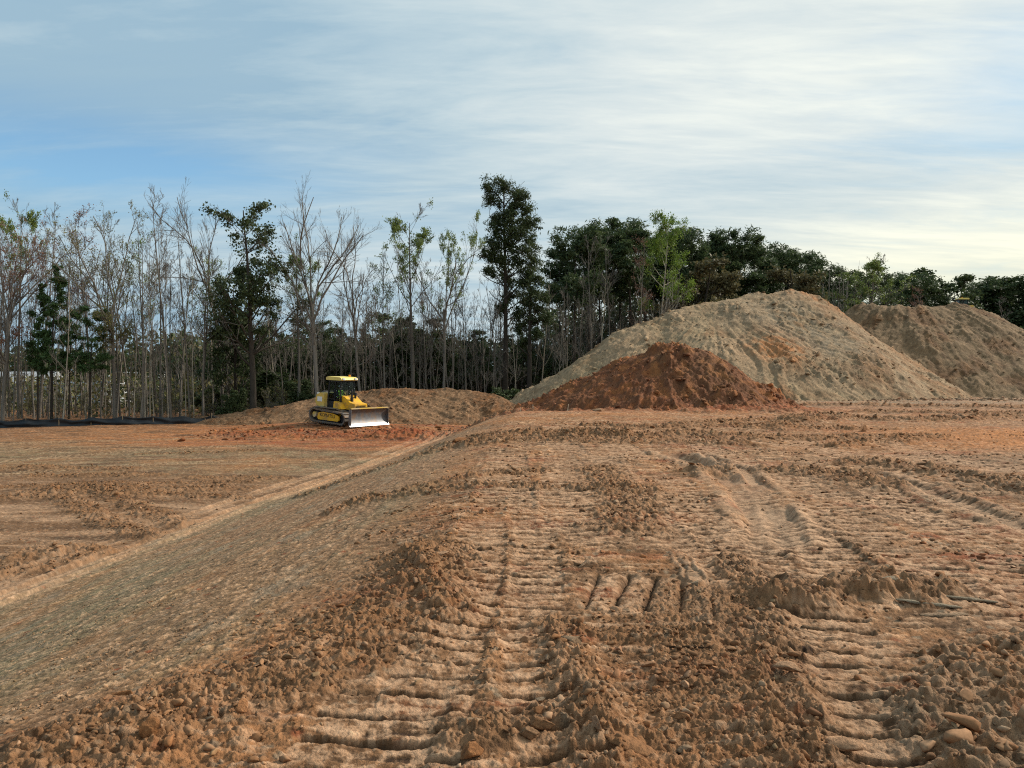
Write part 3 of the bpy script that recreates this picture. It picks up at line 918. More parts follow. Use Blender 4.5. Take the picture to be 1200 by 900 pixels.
def scatter_far():
    rs = np.random.RandomState(8)
    XX, YY, ZZ, SS, CC = [], [], [], [], []
    for key, n, bx, smax in (('grey', 5200, (-1, 38, 46, 66), 0.34), ('brown', 1600, (30, 62, 57, 72), 0.3), ('red', 2800, (1, 16, 33, 44), 0.26), ('low', 2600, (-28, 3, 46, 57), 0.22)):
        x = rs.uniform(bx[0], bx[1], n); y = rs.uniform(bx[2], bx[3], n)
        z, g, cl = heap_h(key, x, y)
        c = heap_col(key, x, y, z, g, cl)
        ok = (z > base_h(x, y)) & (rs.uniform(0, 1, n) < 0.25 + 0.9 * cl)
        s = np.minimum(0.045 * (1 - rs.uniform(0, 0.995, n)) ** -0.45, smax)
        XX.append(x[ok]); YY.append(y[ok]); ZZ.append(z[ok]); SS.append(s[ok]); CC.append(c[ok] * rs.uniform(0.75, 1.3, (ok.sum(), 1)))
    x = np.concatenate([rs.uniform(16, 42, 1500), rs.uniform(-18, 3, 900)]); y = np.concatenate([rs.normal(49.0, 1.3, 1500), rs.normal(44.5, 2.0, 900)])
    z, c = terrain(x, y)
    XX.append(x); YY.append(y); ZZ.append(z); SS.append(np.minimum(0.05 * (1 - rs.uniform(0, 0.99, len(x))) ** -0.45, 0.25)); CC.append(c)
    X, Y, Z, S = map(np.concatenate, (XX, YY, ZZ, SS)); C = np.concatenate(CC).astype(F32)
    build_scatter('rubble', 1, X, Y, Z, S, C, rs, M_CLOD, 'clods and stones lying on the slopes and feet of the mounds', 'rubble')


scatter_far()

STONES = [  # px, py, width m, height m, depth m, colour, label
    (671, 758, 0.115, 0.115, 0.07, GREY * 0.85, 'upright grey stone slab leaning beside the middle tread print'),
    (552, 884, 0.10, 0.11, 0.09, ORANGE * 0.8, 'upright orange brown stone at the bottom edge below the tread prints'),
    (632, 800 + 48, 0.12, 0.05, 0.06, TAN * 0.9, 'long tan clod lying slanted in the heap of broken stone'),
    (798, 845, 0.075, 0.04, 0.05, ORANGE * 0.7 + GREY * 0.3, 'rounded pinkish brown stone alone right of the broken stone heap'),
    (1192 - 390, 842 + 40, 0.06, 0.03, 0.05, GREY * 0.8, 'flat grey stone at the bottom edge, right of the broken stone heap'),
    (663, 812, 0.05, 0.075, 0.04, GREY * 0.75, 'narrow ribbed grey slab standing on edge, left one of the pair'),
    (690, 815, 0.06, 0.085, 0.04, GREY * 0.95, 'narrow ribbed pale slab standing on edge, right one of the pair'),
    (633, 825, 0.07, 0.03, 0.06, GREY * 1.2, 'blue grey flat stone beside the end of the middle tread print'),
    (618, 862, 0.10, 0.04, 0.05, BROWN * 1.2 + GREY * 0.2, 'long brown stone block tilted among small rubble'),
    (700, 858, 0.035, 0.06, 0.08, PALE * 0.7, 'thin pale yellow stone standing in the rubble'),
    (545, 853, 0.13, 0.04, 0.08, GREY * 0.8 + BROWN * .3, 'dark flat stone above the upright orange brown stone'),
    (282, 833, 0.07, 0.055, 0.06, ORANGE * 0.9 + PALE * .2, 'round orange stone among the clods at lower left'),
    (140, 815, 0.11, 0.045, 0.05, ORANGE * 0.9, 'long orange clod on the edge of the slope at lower left'),
    (175, 862, 0.09, 0.10, 0.07, ORANGE * 0.95, 'upright orange clod in the rubble at bottom left'),
    (815, 686, 0.10, 0.05, 0.08, GREY * 1.3, 'pale flat stone right of the four sideways tread ridges'),
    (687, 663, 0.22, 0.06, 0.10, PALE * 1.1, 'cluster like pale whitish stone above the four sideways tread ridges'),
    (517, 652, 0.17, 0.04, 0.10, PALE * 0.85, 'pale flat stone at the head of the left tread print'),
    (928, 788, 0.14, 0.03, 0.10, PALE * 0.75, 'oval flat tan stone at left end of the right hand tread print'),
    (985, 877, 0.16, 0.035, 0.08, PALE * 0.8 + ORANGE * .1, 'cracked pale slab at the bottom of the right hand tread print'),
    (805, 803, 0.055, 0.045, 0.05, PALE * 1.15, 'white round stone near the bottom right of centre'),
    (1005, 690, 0.0, 0, 0, GREY, ''),
    (1105, 676, 0.11, 0.06, 0.08, ORANGE * .7 + PALE * .4, 'pale orange stone behind the long grey splinters'),
    (1190, 745, 0.13, 0.06, 0.08, PALE * .9, 'pale blocky stone on the right edge of the picture'),
    (1113, 868, 0.10, 0.06, 0.08, GREY * .9, 'rounded grey lump at the foot of the grey clod pile at right'),
    (543, 518, 0.55, 0.20, 0.3, ORANGE * 0.75, 'brown boulder on the crest of the bench in the middle distance'),
    (632, 473 + 9, 0.0, 0, 0, GREY, ''),
    (1013, 506, 0.22, 0.26, 0.12, TAN, 'small upright tan stone on the flat right of the red heap'),
    (845, 507, 0.55, 0.10, 0.3, PALE * 1.1, 'whitish pale stone patch on the flat below the red heap'),
    (930, 514 + 3, 0.0, 0, 0, GREY, ''),
    (1125, 491, 0.55, 0.18, 0.3, GREY * 0.45, 'small dark clod alone on the flat before the brown mound'),
    (700, 482, 0.5, 0.16, 0.4, PALE * .8 + GREY * .3, 'pale grey boulder at the foot of the red heap'),
]


def build_stones():
    rs = np.random.RandomState(21)
    v, f = ICO[3]
    for (px, py, w, h, dpt, c, lab) in STONES:
        if not lab:
            continue
        x, y = gp(px, py)
        z = tz(x, y)
        for _ in range(3):
            d = (EYE - z) * 895 / (py - 440.0); x, y = (px - 600) / 895 * d, d; z = tz(x, y)
        P = v * np.ones((1, 1))
        nz = np.zeros(len(v))
        for k in range(9):
            d = rs.normal(size=3); d /= np.linalg.norm(d)
            cc = rs.uniform(0.30, 0.72)
            P = P - np.maximum((P @ d) - cc, 0)[:, None] * d
        n = fbm(v[:, 0] * 2.2 + px, v[:, 1] * 2.2 + v[:, 2] * 1.7, 3, 9000)
        P = P * (1 + 0.16 * n[:, None])
        P = P * np.array([w * 0.62, dpt * 0.62, h * 0.70])
        a = rs.uniform(-0.35, 0.35)
        P = np.stack([P[:, 0] * math.cos(a) - P[:, 1] * math.sin(a), P[:, 0] * math.sin(a) + P[:, 1] * math.cos(a), P[:, 2]], 1)
        nm = 'clod' if 'clod' in lab else ('slab' if 'slab' in lab else ('boulder' if 'boulder' in lab else 'stone'))
        C = np.clip((c[None, :] * 0.6 + TAN * 0.4) * (1 + 0.9 * n[:, None]), 0.03, 0.7)
        o = mesh_np(nm, P, f, mat=M_SOIL, smooth=False, colors=C)
        o.location = (x, y, z + h * 0.24)
        tag(o, lab, nm, kind='thing')


build_stones()


def build_splinters():
    """long grey shale splinters and sticks lying on the right"""
    rs = np.random.RandomState(4)
    items = [
        (1090, 697, 0.42, 0.055, 0.02, -0.18, GREY * 1.15, 'slab', 'long thin grey shale splinter, upper one of the pair at right'),
        (1140, 704, 0.38, 0.045, 0.018, 0.03, GREY * 0.95, 'slab', 'long thin grey shale splinter, lower one of the pair at right'),
        (1108, 710, 0.30, 0.09, 0.02, -0.12, GREY * 0.8 + ORANGE * .3, 'slab', 'broad pinkish grey shale slab under the long splinters at right'),
        (1048, 735, 0.22, 0.014, 0.012, -0.35, PALE * 0.9, 'stick', 'thin pale stick lying left of the grey shale splinters'),
        (1045, 690, 0.16, 0.10, 0.03, 0.2, GREY * 1.1, 'slab', 'pale grey flat slab beside the brown clod pile'),
        (955, 740, 0.17, 0.03, 0.03, 0.1, BROWN + GREY * .3, 'slab', 'dark narrow slab below the brown clod pile'),
        (803, 762, 0.30, 0.012, 0.012, -0.22, BROWN * .5, 'stick', 'thin dark stick on the ground below the sideways tread ridges'),
        (655, 886 - 30, 0.0, 0, 0, 0, GREY, '', ''),
        (740, 872, 0.26, 0.11, 0.012, -0.55, TAN * 0.75 + ORANGE * .2, 'slab', 'smooth orange pressed clay slab slanting at the bottom centre'),
        (925, 690 - 30, 0.0, 0, 0, 0, GREY, '', ''),
    ]
    for (px, py, L, w, t, a, c, nm, lab) in items:
        if not lab:
            continue
        x, y = gp(px, py)
        z = tz(x, y)
        d = (EYE - z) * 895 / (py - 440.0); x, y = (px - 600) / 895 * d, d
        n = 14
        V, F = [], []
        for i in range(n + 1):
            u = i / n
            k = (0.15 + 0.85 * math.sin(math.pi * min(1, max(0.03, u * 0.96 + 0.02))) ** 0.6) * rs.uniform(0.85, 1.1)
            for (sy, sz) in ((-1, -1), (1, -1), (0.9, 0.6), (0.1, 1.0), (-0.8, 0.7)):
                V.append(((u - 0.5) * L, sy * w * 0.5 * k + 0.04 * w * rs.normal(), sz * t * 0.5 * k + 0.08 * t * rs.normal()))
        for i in range(n):
            for j in range(5):
                a0 = i * 5 + j; b0 = i * 5 + (j + 1) % 5
                F.append((a0, b0, b0 + 5, a0 + 5))
        V = np.array(V)
        zz = [tz(x + s * L * .35 * math.cos(a), y + s * L * .35 * math.sin(a)) for s in (-1, 0, 1)]
        C = np.tile(c, (len(V), 1)) * rs.uniform(0.8, 1.15, (len(V), 1))
        o = mesh_np(nm, V, F, mat=M_SOIL, colors=C)
        o.location = (x, y, max(sum(zz) / 3, max(zz) - 0.02) + t * 0.35)
        o.rotation_euler = (0, -math.atan2(zz[2] - zz[0], L * .7), a)
        tag(o, lab, nm, kind='thing')


build_splinters()
# ------------------------------------------------------------------ trees
def bark_mat(name, c, var=0.3):
    m, t, b = new_mat(name)
    tc = N(t, 'ShaderNodeTexCoord')
    mp = N(t, 'ShaderNodeMapping'); mp.inputs['Scale'].default_value = (6, 6, 0.9)
    t.links.new(tc.outputs['Object'], mp.inputs[0])
    f = noise_n(t, mp.outputs[0], 2.2, 5, 0.65)
    oi = N(t, 'ShaderNodeObjectInfo')
    cc = ramp_n(t, f, [(0.3, tuple(k * (1 - var) for k in c)), (0.7, tuple(k * (1 + var) for k in c))])
    k = math_n(t, 'ADD', 0.75, math_n(t, 'MULTIPLY', oi.outputs['Random'], 0.5))
    s = N(t, 'ShaderNodeVectorMath', operation='SCALE'); t.links.new(cc, s.inputs[0]); t.links.new(k, s.inputs['Scale'])
    t.links.new(s.outputs[0], b.inputs['Base Color'])
    b.inputs['Roughness'].default_value = 0.9; b.inputs['Specular IOR Level'].default_value = 0.15
    return m


def leaf_mat(name, c, c2, scale=0.8):
    m, t, b = new_mat(name)
    tc = N(t, 'ShaderNodeTexCoord')
    f = noise_n(t, tc.outputs['Object'], scale, 3, 0.6)
    g = N(t, 'ShaderNodeNewGeometry')
    f = math_n(t, 'ADD', math_n(t, 'MULTIPLY', f, 0.6), math_n(t, 'MULTIPLY', g.outputs['Random Per Island'], 0.4))
    cc = ramp_n(t, f, [(0.3, c), (0.72, c2)])
    t.links.new(cc, b.inputs['Base Color'])
    b.inputs['Roughness'].default_value = 0.6; b.inputs['Specular IOR Level'].default_value = 0.25
    tr = N(t, 'ShaderNodeBsdfTranslucent'); t.links.new(cc, tr.inputs[0])
    mx = N(t, 'ShaderNodeMixShader'); mx.inputs[0].default_value = 0.28
    t.links.new(b.outputs[0], mx.inputs[1]); t.links.new(tr.outputs[0], mx.inputs[2])
    t.links.new(mx.outputs[0], t.nodes['Material Output'].inputs[0])
    return m


BARK = bark_mat('bark', (0.165, 0.145, 0.122))
BARK_D = bark_mat('dark_bark', (0.055, 0.045, 0.036))
BARK_P = bark_mat('pale_bark', (0.36, 0.31, 0.24))
TWIG = bark_mat('twigs', (0.16, 0.142, 0.122), 0.2)
TWIG_R = bark_mat('reddish_twigs', (0.19, 0.13, 0.105), 0.2)
L_BUD = leaf_mat('olive_buds', (0.12, 0.115, 0.035), (0.22, 0.20, 0.07))
L_RED = leaf_mat('red_buds', (0.24, 0.11, 0.075), (0.34, 0.19, 0.12))
L_NEW = leaf_mat('new_leaves', (0.12, 0.17, 0.04), (0.26, 0.32, 0.09))
L_LIME = leaf_mat('lime_leaves', (0.10, 0.17, 0.025), (0.23, 0.31, 0.05))
L_EVER = leaf_mat('evergreen_leaves', (0.035, 0.055, 0.022), (0.09, 0.115, 0.042))
L_PINE = leaf_mat('pine_needles', (0.038, 0.062, 0.026), (0.10, 0.135, 0.050))
L_PINE2 = leaf_mat('young_pine_needles', (0.040, 0.082, 0.028), (0.095, 0.16, 0.05))
L_BROWN = leaf_mat('brown_leaves', (0.09, 0.08, 0.04), (0.16, 0.135, 0.06))


def nrm(v):
    return v / np.maximum(np.linalg.norm(v, axis=-1, keepdims=True), 1e-9)


def tubes(P, Rd, k):
    """P (M,N,3) centre lines, Rd (M,N) radii -> verts, quads"""
    M, n, _ = P.shape
    T_ = nrm(np.gradient(P, axis=1))
    up = np.where(np.abs(T_[..., 2:3]) > 0.9, np.array([1.0, 0, 0]), np.array([0, 0, 1.0]))
    U = nrm(np.cross(T_, up)); V = np.cross(T_, U)
    a = np.arange(k) * 2 * math.pi / k
    ring = P[:, :, None] + Rd[:, :, None, None] * (U[:, :, None] * np.cos(a)[None, None, :, None] + V[:, :, None] * np.sin(a)[None, None, :, None])
    verts = ring.reshape(-1, 3)
    m = np.arange(M)[:, None, None] * n * k; i = np.arange(n - 1)[None, :, None] * k; j = np.arange(k)[None, None, :]
    j2 = (j + 1) % k
    q = np.stack([m + i + j, m + i + j2, m + i + k + j2, m + i + k + j], -1).reshape(-1, 4)
    return verts, q


def children_of(P, Rd, cnt, t0, t1, ang, lf, rs, lift=0.25, n=5, wob=0.06, rfac=0.6, taper_len=0.5, rmin=0.004):
    M = P.shape[0]; NP = P.shape[1]
    t = np.sort(rs.uniform(t0, t1, (M, cnt)), 1)
    f = t * (NP - 1); i = np.clip(f.astype(int), 0, NP - 2); u = (f - i)[..., None]
    mi = np.arange(M)[:, None]
    A = P[mi, i]; B = P[mi, i + 1]
    S = A + (B - A) * u
    tan = nrm(B - A)
    r0 = (Rd[mi, i] * (1 - u[..., 0]) + Rd[mi, i + 1] * u[..., 0]) * rfac
    L = np.linalg.norm(np.diff(P, axis=1), axis=2).sum(1)
    ln = L[:, None] * lf * (1 - taper_len * (t - t0) / max(t1 - t0, 1e-3)) * rs.uniform(0.65, 1.25, (M, cnt))
    rv = rs.normal(size=(M, cnt, 3)); side = nrm(np.cross(tan, rv))
    an = np.radians(rs.normal(ang, 9, (M, cnt)))[..., None]
    d = nrm(tan * np.cos(an) + side * np.sin(an))
    S = S.reshape(-1, 3); d = d.reshape(-1, 3); ln = ln.reshape(-1); r0 = np.maximum(r0.reshape(-1), rmin)
    Q = len(S)
    out = np.zeros((Q, n, 3)); out[:, 0] = S
    step = (ln / (n - 1))[:, None]
    for s in range(1, n):
        d = nrm(d + np.array([0, 0, lift / (n - 1)]) + rs.normal(0, wob, (Q, 3)))
        out[:, s] = out[:, s - 1] + d * step
    rad = r0[:, None] * np.linspace(1, 0.35, n)[None]
    return out, np.maximum(rad, rmin * 0.7)


def quads_at(C, size, rs, flat=None, slim=1.0):
    """one randomly turned leaf face per centre"""
    n = len(C)
    a = nrm(rs.normal(size=(n, 3))); b = nrm(np.cross(a, rs.normal(size=(n, 3))))
    if flat is not None:
        a[:, 2] *= flat
    s = size[:, None]; b = b * slim
    V = np.stack([C - a * s - b * s * 0.45, C + a * s * 0.2 - b * s * 0.7, C + a * s + b * s * 0.3, C - a * s * 0.1 + b * s * 0.7], 1)
    return V.reshape(-1, 3), np.arange(4 * n).reshape(-1, 4)


def cat_mesh(parts):
    V, F, I = [], [], []; o = 0
    for v, f, mi in parts:
        V.append(v); F.append(f + o); I.append(np.full(len(f), mi)); o += len(v)
    return np.concatenate(V), np.concatenate(F), np.concatenate(I)


def trunk_line(H, r, rs, n=12, lean=0.03, wob=0.02):
    d = np.array([rs.normal(0, lean), rs.normal(0, lean), 1.0])
    P = [np.array([0, 0, -0.5])]
    for i in range(n - 1):
        d = d + np.array([rs.normal(0, wob), rs.normal(0, wob), 0])
        P.append(P[-1] + nrm(d) * (H + 0.5) / (n - 1))
    P = np.array(P)[None]
    u = np.linspace(0, 1, n)
    Rd = (r * (1.0 - 0.86 * u ** 1.1) + 0.25 * r * np.exp(-u * 22))[None]
    return P, Rd


def tree_bare(seed, H=15, r=0.16, t0=0.35, nb=16, lf=0.26, ang=38, n2=7, n3=6, lift=0.35, bark=None, twig=None, leaf=None, leaf_n=0, leaf_s=0.06, fork=False, twr=0.0075, top_only=False):
    rs = np.random.RandomState(seed)
    tp, tr = trunk_line(H * (0.55 if fork else 1.0), r, rs)
    wood = []
    if fork:
        tr = tr * 0 + r * np.linspace(1, 0.75, tr.shape[1])[None]
        b1, r1 = children_of(tp, tr, nb, 0.80, 1.0, 24, 0.85, rs, lift=0.10, n=9, wob=0.15, rfac=0.62, taper_len=0.0)
        b1b, r1b = children_of(tp, tr, 5, 0.55, 0.85, 48, 0.40, rs, lift=0.35, n=9, wob=0.15, rfac=0.4, taper_len=0.0)
        b1 = np.concatenate([b1, b1b]); r1 = np.concatenate([r1, r1b])
        b2, r2 = children_of(b1, r1, 10, 0.2, 0.98, 36, 0.40, rs, lift=0.2, n=5, wob=0.10)
    else:
        b1, r1 = children_of(tp, tr, nb, t0, 0.99, ang, lf, rs, lift=lift, n=6, wob=0.07, rfac=0.42)
        b2, r2 = children_of(b1, r1, n2, 0.2, 0.98, 34, 0.42, rs, lift=0.3, n=4, wob=0.09)
    b3, r3 = children_of(b2, r2, n3, 0.15, 1.0, 34, 0.5, rs, lift=0.3, n=3, wob=0.1, rmin=twr)
    b4, r4 = children_of(b3, r3, 3, 0.3, 1.0, 30, 0.5, rs, lift=0.2, n=2, wob=0.1, rmin=twr * 0.85)
    T_parts = [(*tubes(tp, tr, 8), 0), (*tubes(b1, np.maximum(r1, 0.012), 5), 0)]
    C_parts = [(*tubes(b2, np.maximum(r2, 0.009), 3), 0), (*tubes(b3, r3, 3), 0), (*tubes(b4, r4, 3), 0)]
    if leaf and leaf_n:
        tips = b4.reshape(-1, 3)
        if top_only:
            w = np.clip((tips[:, 2] / H - 0.5) * 2.2, 0, 1) * (vnoise(tips[:, 0] * 0.7 + seed, tips[:, 2] * 0.7, seed) > -0.1)
            tips = tips[rs.uniform(0, 1, len(tips)) < w]
        C = tips[rs.randint(0, len(tips), leaf_n)] + rs.normal(0, 0.10, (leaf_n, 3))
        C_parts.append((*quads_at(C, rs.uniform(0.5, 1.3, leaf_n) * leaf_s, rs), 1))
    return cat_mesh(T_parts), cat_mesh(C_parts), bark or BARK, twig or TWIG, leaf


def clump_cloud(centres, rad, per, size, rs, squash=0.7, slim=1.0):
    n = len(centres)
    d = nrm(rs.normal(size=(n, per, 3))) * (rs.uniform(0.05, 1.0, (n, per, 1)) ** 0.8) * 1.25
    d[..., 2] *= squash
    C = (centres[:, None] + d * rad[:, None, None]).reshape(-1, 3)
    return quads_at(C, size * rs.uniform(0.6, 1.4, len(C)), rs, slim=slim)


def tree_pine(seed, H=17, r=0.17, t0=0.55, nb=26, spread=0.17, leaf=None, per=34, ls=0.16, cone=0.5, clr=0.62, stubs=8):
    rs = np.random.RandomState(seed)
    tp, tr = trunk_line(H, r, rs, lean=0.02, wob=0.012)
    b1, r1 = children_of(tp, tr, nb, t0, 0.985, 62, spread, rs, lift=0.75, n=6, wob=0.10, rfac=0.35, taper_len=cone)
    b2, r2 = children_of(b1, r1, 4, 0.35, 1.0, 42, 0.42, rs, lift=0.4, n=4, wob=0.1, rfac=0.6)
    sb, sr = children_of(tp, tr, stubs, t0 * 0.55, t0, 80, 0.08, rs, lift=0.0, n=3, wob=0.1, rfac=0.16)
    tips = np.concatenate([b2[:, -1], b2[:, 2], b1[:, -1], tp[:, -1]])
    tips = tips[rs.uniform(0, 1, len(tips)) < 0.7]
    rad = clr * rs.uniform(0.55, 1.25, len(tips))
    lv, lq = clump_cloud(tips, rad, int(per * 1.5), ls * 1.25, rs, 0.55, slim=0.32)
    T_parts = [(*tubes(tp, tr, 8), 0), (*tubes(b1, np.maximum(r1, 0.012), 4), 0), (*tubes(sb, np.maximum(sr, 0.01), 3), 0)]
    C_parts = [(*tubes(b2, np.maximum(r2, 0.009), 3), 0), (lv, lq, 1)]
    return cat_mesh(T_parts), cat_mesh(C_parts), BARK_D, BARK_D, leaf or L_PINE


def tree_dense(seed, H=13, r=0.22, t0=0.25, nb=30, lf=0.33, leaf=None, per=26, ls=0.13, clr=0.5, bark=None, keep=0.7):
    rs = np.random.RandomState(seed)
    tp, tr = trunk_line(H, r, rs, lean=0.03, wob=0.03)
    b1, r1 = children_of(tp, tr, nb, t0, 0.98, 50, lf, rs, lift=0.4, n=6, wob=0.12, rfac=0.45, taper_len=0.55)
    b2, r2 = children_of(b1, r1, 5, 0.3, 1.0, 42, 0.42, rs, lift=0.3, n=4, wob=0.12)
    b3, r3 = children_of(b2, r2, 3, 0.3, 1.0, 40, 0.5, rs, lift=0.2, n=3, wob=0.12)
    tips = np.concatenate([b2[:, -1], b3[:, -1]])
    tips = tips[rs.uniform(0, 1, len(tips)) < keep]
    lv, lq = clump_cloud(tips, clr * rs.uniform(0.5, 1.3, len(tips)), per, ls, rs, 0.75)
    T_parts = [(*tubes(tp, tr, 8), 0), (*tubes(b1, np.maximum(r1, 0.012), 4), 0)]
    C_parts = [(*tubes(b2, np.maximum(r2, 0.01), 3), 0), (*tubes(b3, np.maximum(r3, 0.008), 3), 0), (lv, lq, 1)]
    return cat_mesh(T_parts), cat_mesh(C_parts), bark or BARK_D, TWIG, leaf or L_EVER


PROTO = {}


def proto(key, data, H):
    (tv, tf, ti), (cv, cf, ci), bark, twig, leaf = data
    PROTO[key] = dict(tv=(tv, tf), cv=(cv, cf, ci), bark=bark, twig=twig, leaf=leaf, H=H, me=None)


proto('slim1', tree_bare(11, 15, 0.10, 0.42, 18, 0.20, 32, 6, 4), 15)
proto('slim2', tree_bare(12, 15, 0.09, 0.50, 15, 0.20, 30, 6, 4), 15)
proto('slim3', tree_bare(13, 15, 0.085, 0.38, 20, 0.17, 36, 5, 4), 15)
proto('slimred', tree_bare(14, 15, 0.09, 0.40, 18, 0.21, 34, 6, 4, twig=TWIG_R, leaf=L_RED, leaf_n=900, leaf_s=0.05), 15)
proto('slimbud', tree_bare(15, 15, 0.10, 0.42, 18, 0.22, 34, 6, 4, leaf=L_NEW, leaf_n=1300, leaf_s=0.065), 15)
proto('pole1', tree_bare(16, 12, 0.055, 0.35, 12, 0.14, 34, 4, 3, bark=BARK_P), 12)
proto('pole2', tree_bare(17, 12, 0.048, 0.5, 10, 0.14, 34, 4, 3, bark=BARK_P), 12)
proto('pole3', tree_bare(18, 11, 0.045, 0.25, 14, 0.15, 38, 4, 3, bark=BARK), 11)
proto('pole4', tree_bare(19, 9, 0.038, 0.2, 14, 0.19, 38, 5, 3, bark=BARK), 9)
proto('wide1', tree_bare(21, 16, 0.19, nb=7, fork=True, n3=6, twr=0.007), 16)
proto('wide2', tree_bare(22, 15, 0.15, nb=5, fork=True, n3=6, twr=0.007), 15)
proto('wide3', tree_bare(23, 15, 0.16, nb=6, fork=True, n3=6, leaf=L_BUD, leaf_n=5200, leaf_s=0.06), 15)
proto('spring1', tree_bare(128, 15.5, 0.18, 0.52, 15, 0.27, 40, 7, 5, leaf=L_NEW, leaf_n=6000, leaf_s=0.062, top_only=True), 15.5)
proto('spring2', tree_bare(25, 15.5, 0.18, nb=5, fork=True, n3=4, leaf=L_NEW, leaf_n=6000, leaf_s=0.062, top_only=True), 15.5)
proto('redbud', tree_bare(26, 15, 0.15, nb=7, fork=True, n3=6, twig=TWIG_R, leaf=L_RED, leaf_n=3000, leaf_s=0.06), 15)
proto('lime', tree_dense(27, 16, 0.16, 0.45, 24, 0.24, leaf=L_LIME, per=26, ls=0.07, clr=0.5, bark=BARK_P, keep=0.8), 16)
proto('ever1', tree_dense(31, 15, 0.25, 0.28, 32, 0.30, per=26, ls=0.085, clr=0.5, keep=0.6), 15)
proto('ever2', tree_dense(32, 12, 0.22, 0.15, 34, 0.36, per=24, ls=0.13, clr=0.55), 12)
proto('brownie', tree_dense(33, 10, 0.18, 0.2, 30, 0.34, leaf=L_BROWN, per=20, ls=0.10, clr=0.5), 10)
proto('bush1', tree_dense(34, 3.6, 0.06, 0.05, 22, 0.55, per=22, ls=0.09, clr=0.32), 3.6)
proto('bush2', tree_bare(35, 3.5, 0.035, 0.05, 22, 0.5, 40, 6, 4, leaf=L_BUD, leaf_n=900, leaf_s=0.05), 3.5)
proto('pine1', tree_pine(41, 17, 0.18, 0.55, 26, 0.17), 17)
proto('pine2', tree_pine(42, 17, 0.17, 0.62, 22, 0.16, clr=0.68), 17)
proto('pine3', tree_pine(43, 17, 0.17, 0.48, 30, 0.16), 17)
proto('pine4', tree_pine(44, 16, 0.19, 0.58, 22, 0.20, cone=0.25, clr=0.7), 16)
proto('ypine1', tree_pine(45, 10, 0.09, 0.30, 30, 0.15, leaf=L_PINE2, per=20, ls=0.11, cone=0.8, clr=0.26, stubs=10), 10)
proto('ypine2', tree_pine(46, 8, 0.09, 0.45, 22, 0.20, leaf=L_PINE2, per=20, ls=0.11, cone=0.5, clr=0.28, stubs=6), 8)


def tall_pine(seed, H, blobs, nl):
    """the lone giant: a straight stem wrapped in uneven masses of foliage. blobs: (height fraction, side offset, depth offset, radius)"""
    rs = np.random.RandomState(seed)
    tp, tr = trunk_line(H, 0.27, rs, lean=0.004, wob=0.006)
    b1, r1 = children_of(tp, tr, 34, 0.42, 0.985, 60, 0.13, rs, lift=0.7, n=6, wob=0.12, rfac=0.35, taper_len=0.1)
    cs, rd = [], []
    for (hf, sx, sy, rr) in blobs:
        m = int(10 * rr * rr) + 4
        c = nrm(rs.normal(size=(m, 3))) * rs.uniform(0.5, 1.0, (m, 1)) * rr
        c[:, 2] *= 1.1
        cs.append(c + np.array([sx, sy, hf * H])); rd.append(rs.uniform(0.25, 0.5, m))
    cs = np.concatenate(cs); rd = np.concatenate(rd) * 1.25
    # a limb out to each foliage mass
    lim = []
    for (hf, sx, sy, rr) in blobs:
        z0 = max(0.3, hf - 0.07) * H
        i = z0 / H * (tp.shape[1] - 1); a = tp[0, min(int(i), tp.shape[1] - 1)].copy(); a[2] = z0
        e = np.array([sx, sy, hf * H])
        k = np.linspace(0, 1, 6)[:, None]
        lim.append(a + (e - a) * k + np.array([0, 0, 0.35]) * np.sin(k * math.pi) * 0.6 + rs.normal(0, 0.04, (6, 3)) * k)
    lim = np.array(lim); lr = np.linspace(0.06, 0.02, 6)[None].repeat(len(lim), 0)
    l2, lr2 = children_of(lim, lr, 7, 0.4, 1.0, 45, 0.35, rs, lift=0.3, n=4, wob=0.12)
    cs = np.concatenate([cs, l2[:, -1]]); rd = np.concatenate([rd, rs.uniform(0.2, 0.42, len(l2))])
    lv, lq = clump_cloud(cs, rd * 1.1, int(nl * 2.2), 0.12, rs, 0.7, slim=0.4)
    return (cat_mesh([(*tubes(tp, tr, 9), 0), (*tubes(lim, lr, 5), 0), (*tubes(b1, np.maximum(r1, .012), 4), 0)]),
            cat_mesh([(*tubes(l2, np.maximum(lr2, .01), 3), 0), (lv, lq, 1)]), BARK_D, BARK_D, L_EVER)


def blobs_from(pts, Y, px0, H, zb, seed):
    rs = np.random.RandomState(seed)
    out = []
    for (px, py, rp) in pts:
        x = (px - px0) / 895 * Y * 1.08; z = EYE + (440 - py) / 895 * Y - zb
        out.append((z / H, x, rs.normal(0, 0.7), rp / 895 * Y))
    return out


TPY = 66.0
GZ = -1.95
Hbig = EYE + (440 - 220) / 895 * TPY - GZ
big_b = blobs_from([(575, 226, 11), (590, 222, 10), (604, 229, 9), (612, 236, 6), (578, 240, 8), (600, 246, 10), (615, 250, 9), (596, 258, 13), (582, 262, 8), (612, 262, 9), (622, 268, 7),
                    (584, 276, 12), (600, 275, 14), (616, 280, 11), (580, 290, 12), (598, 292, 16), (618, 296, 12), (572, 302, 8), (586, 308, 14), (606, 310, 16), (624, 312, 9),
                    (576, 322, 8), (592, 328, 13), (612, 330, 12), (598, 348, 12), (618, 350, 8), (588, 362, 8), (606, 370, 9)], TPY, 592, Hbig, GZ, 51)
proto('giant', tall_pine(51, Hbig, big_b, 30), Hbig)
Hb2 = EYE + (440 - 318) / 895 * 65 - GZ
b2b = blobs_from([(622, 322, 8), (630, 330, 7), (614, 334, 8), (626, 344, 10), (636, 348, 6), (618, 358, 10), (632, 362, 8), (624, 376, 10), (640, 374, 5), (610, 384, 8), (628, 392, 7), (614, 402, 7)], 65, 620, Hb2, GZ, 52)
proto('giant2', tall_pine(52, Hb2, b2b, 26), Hb2)


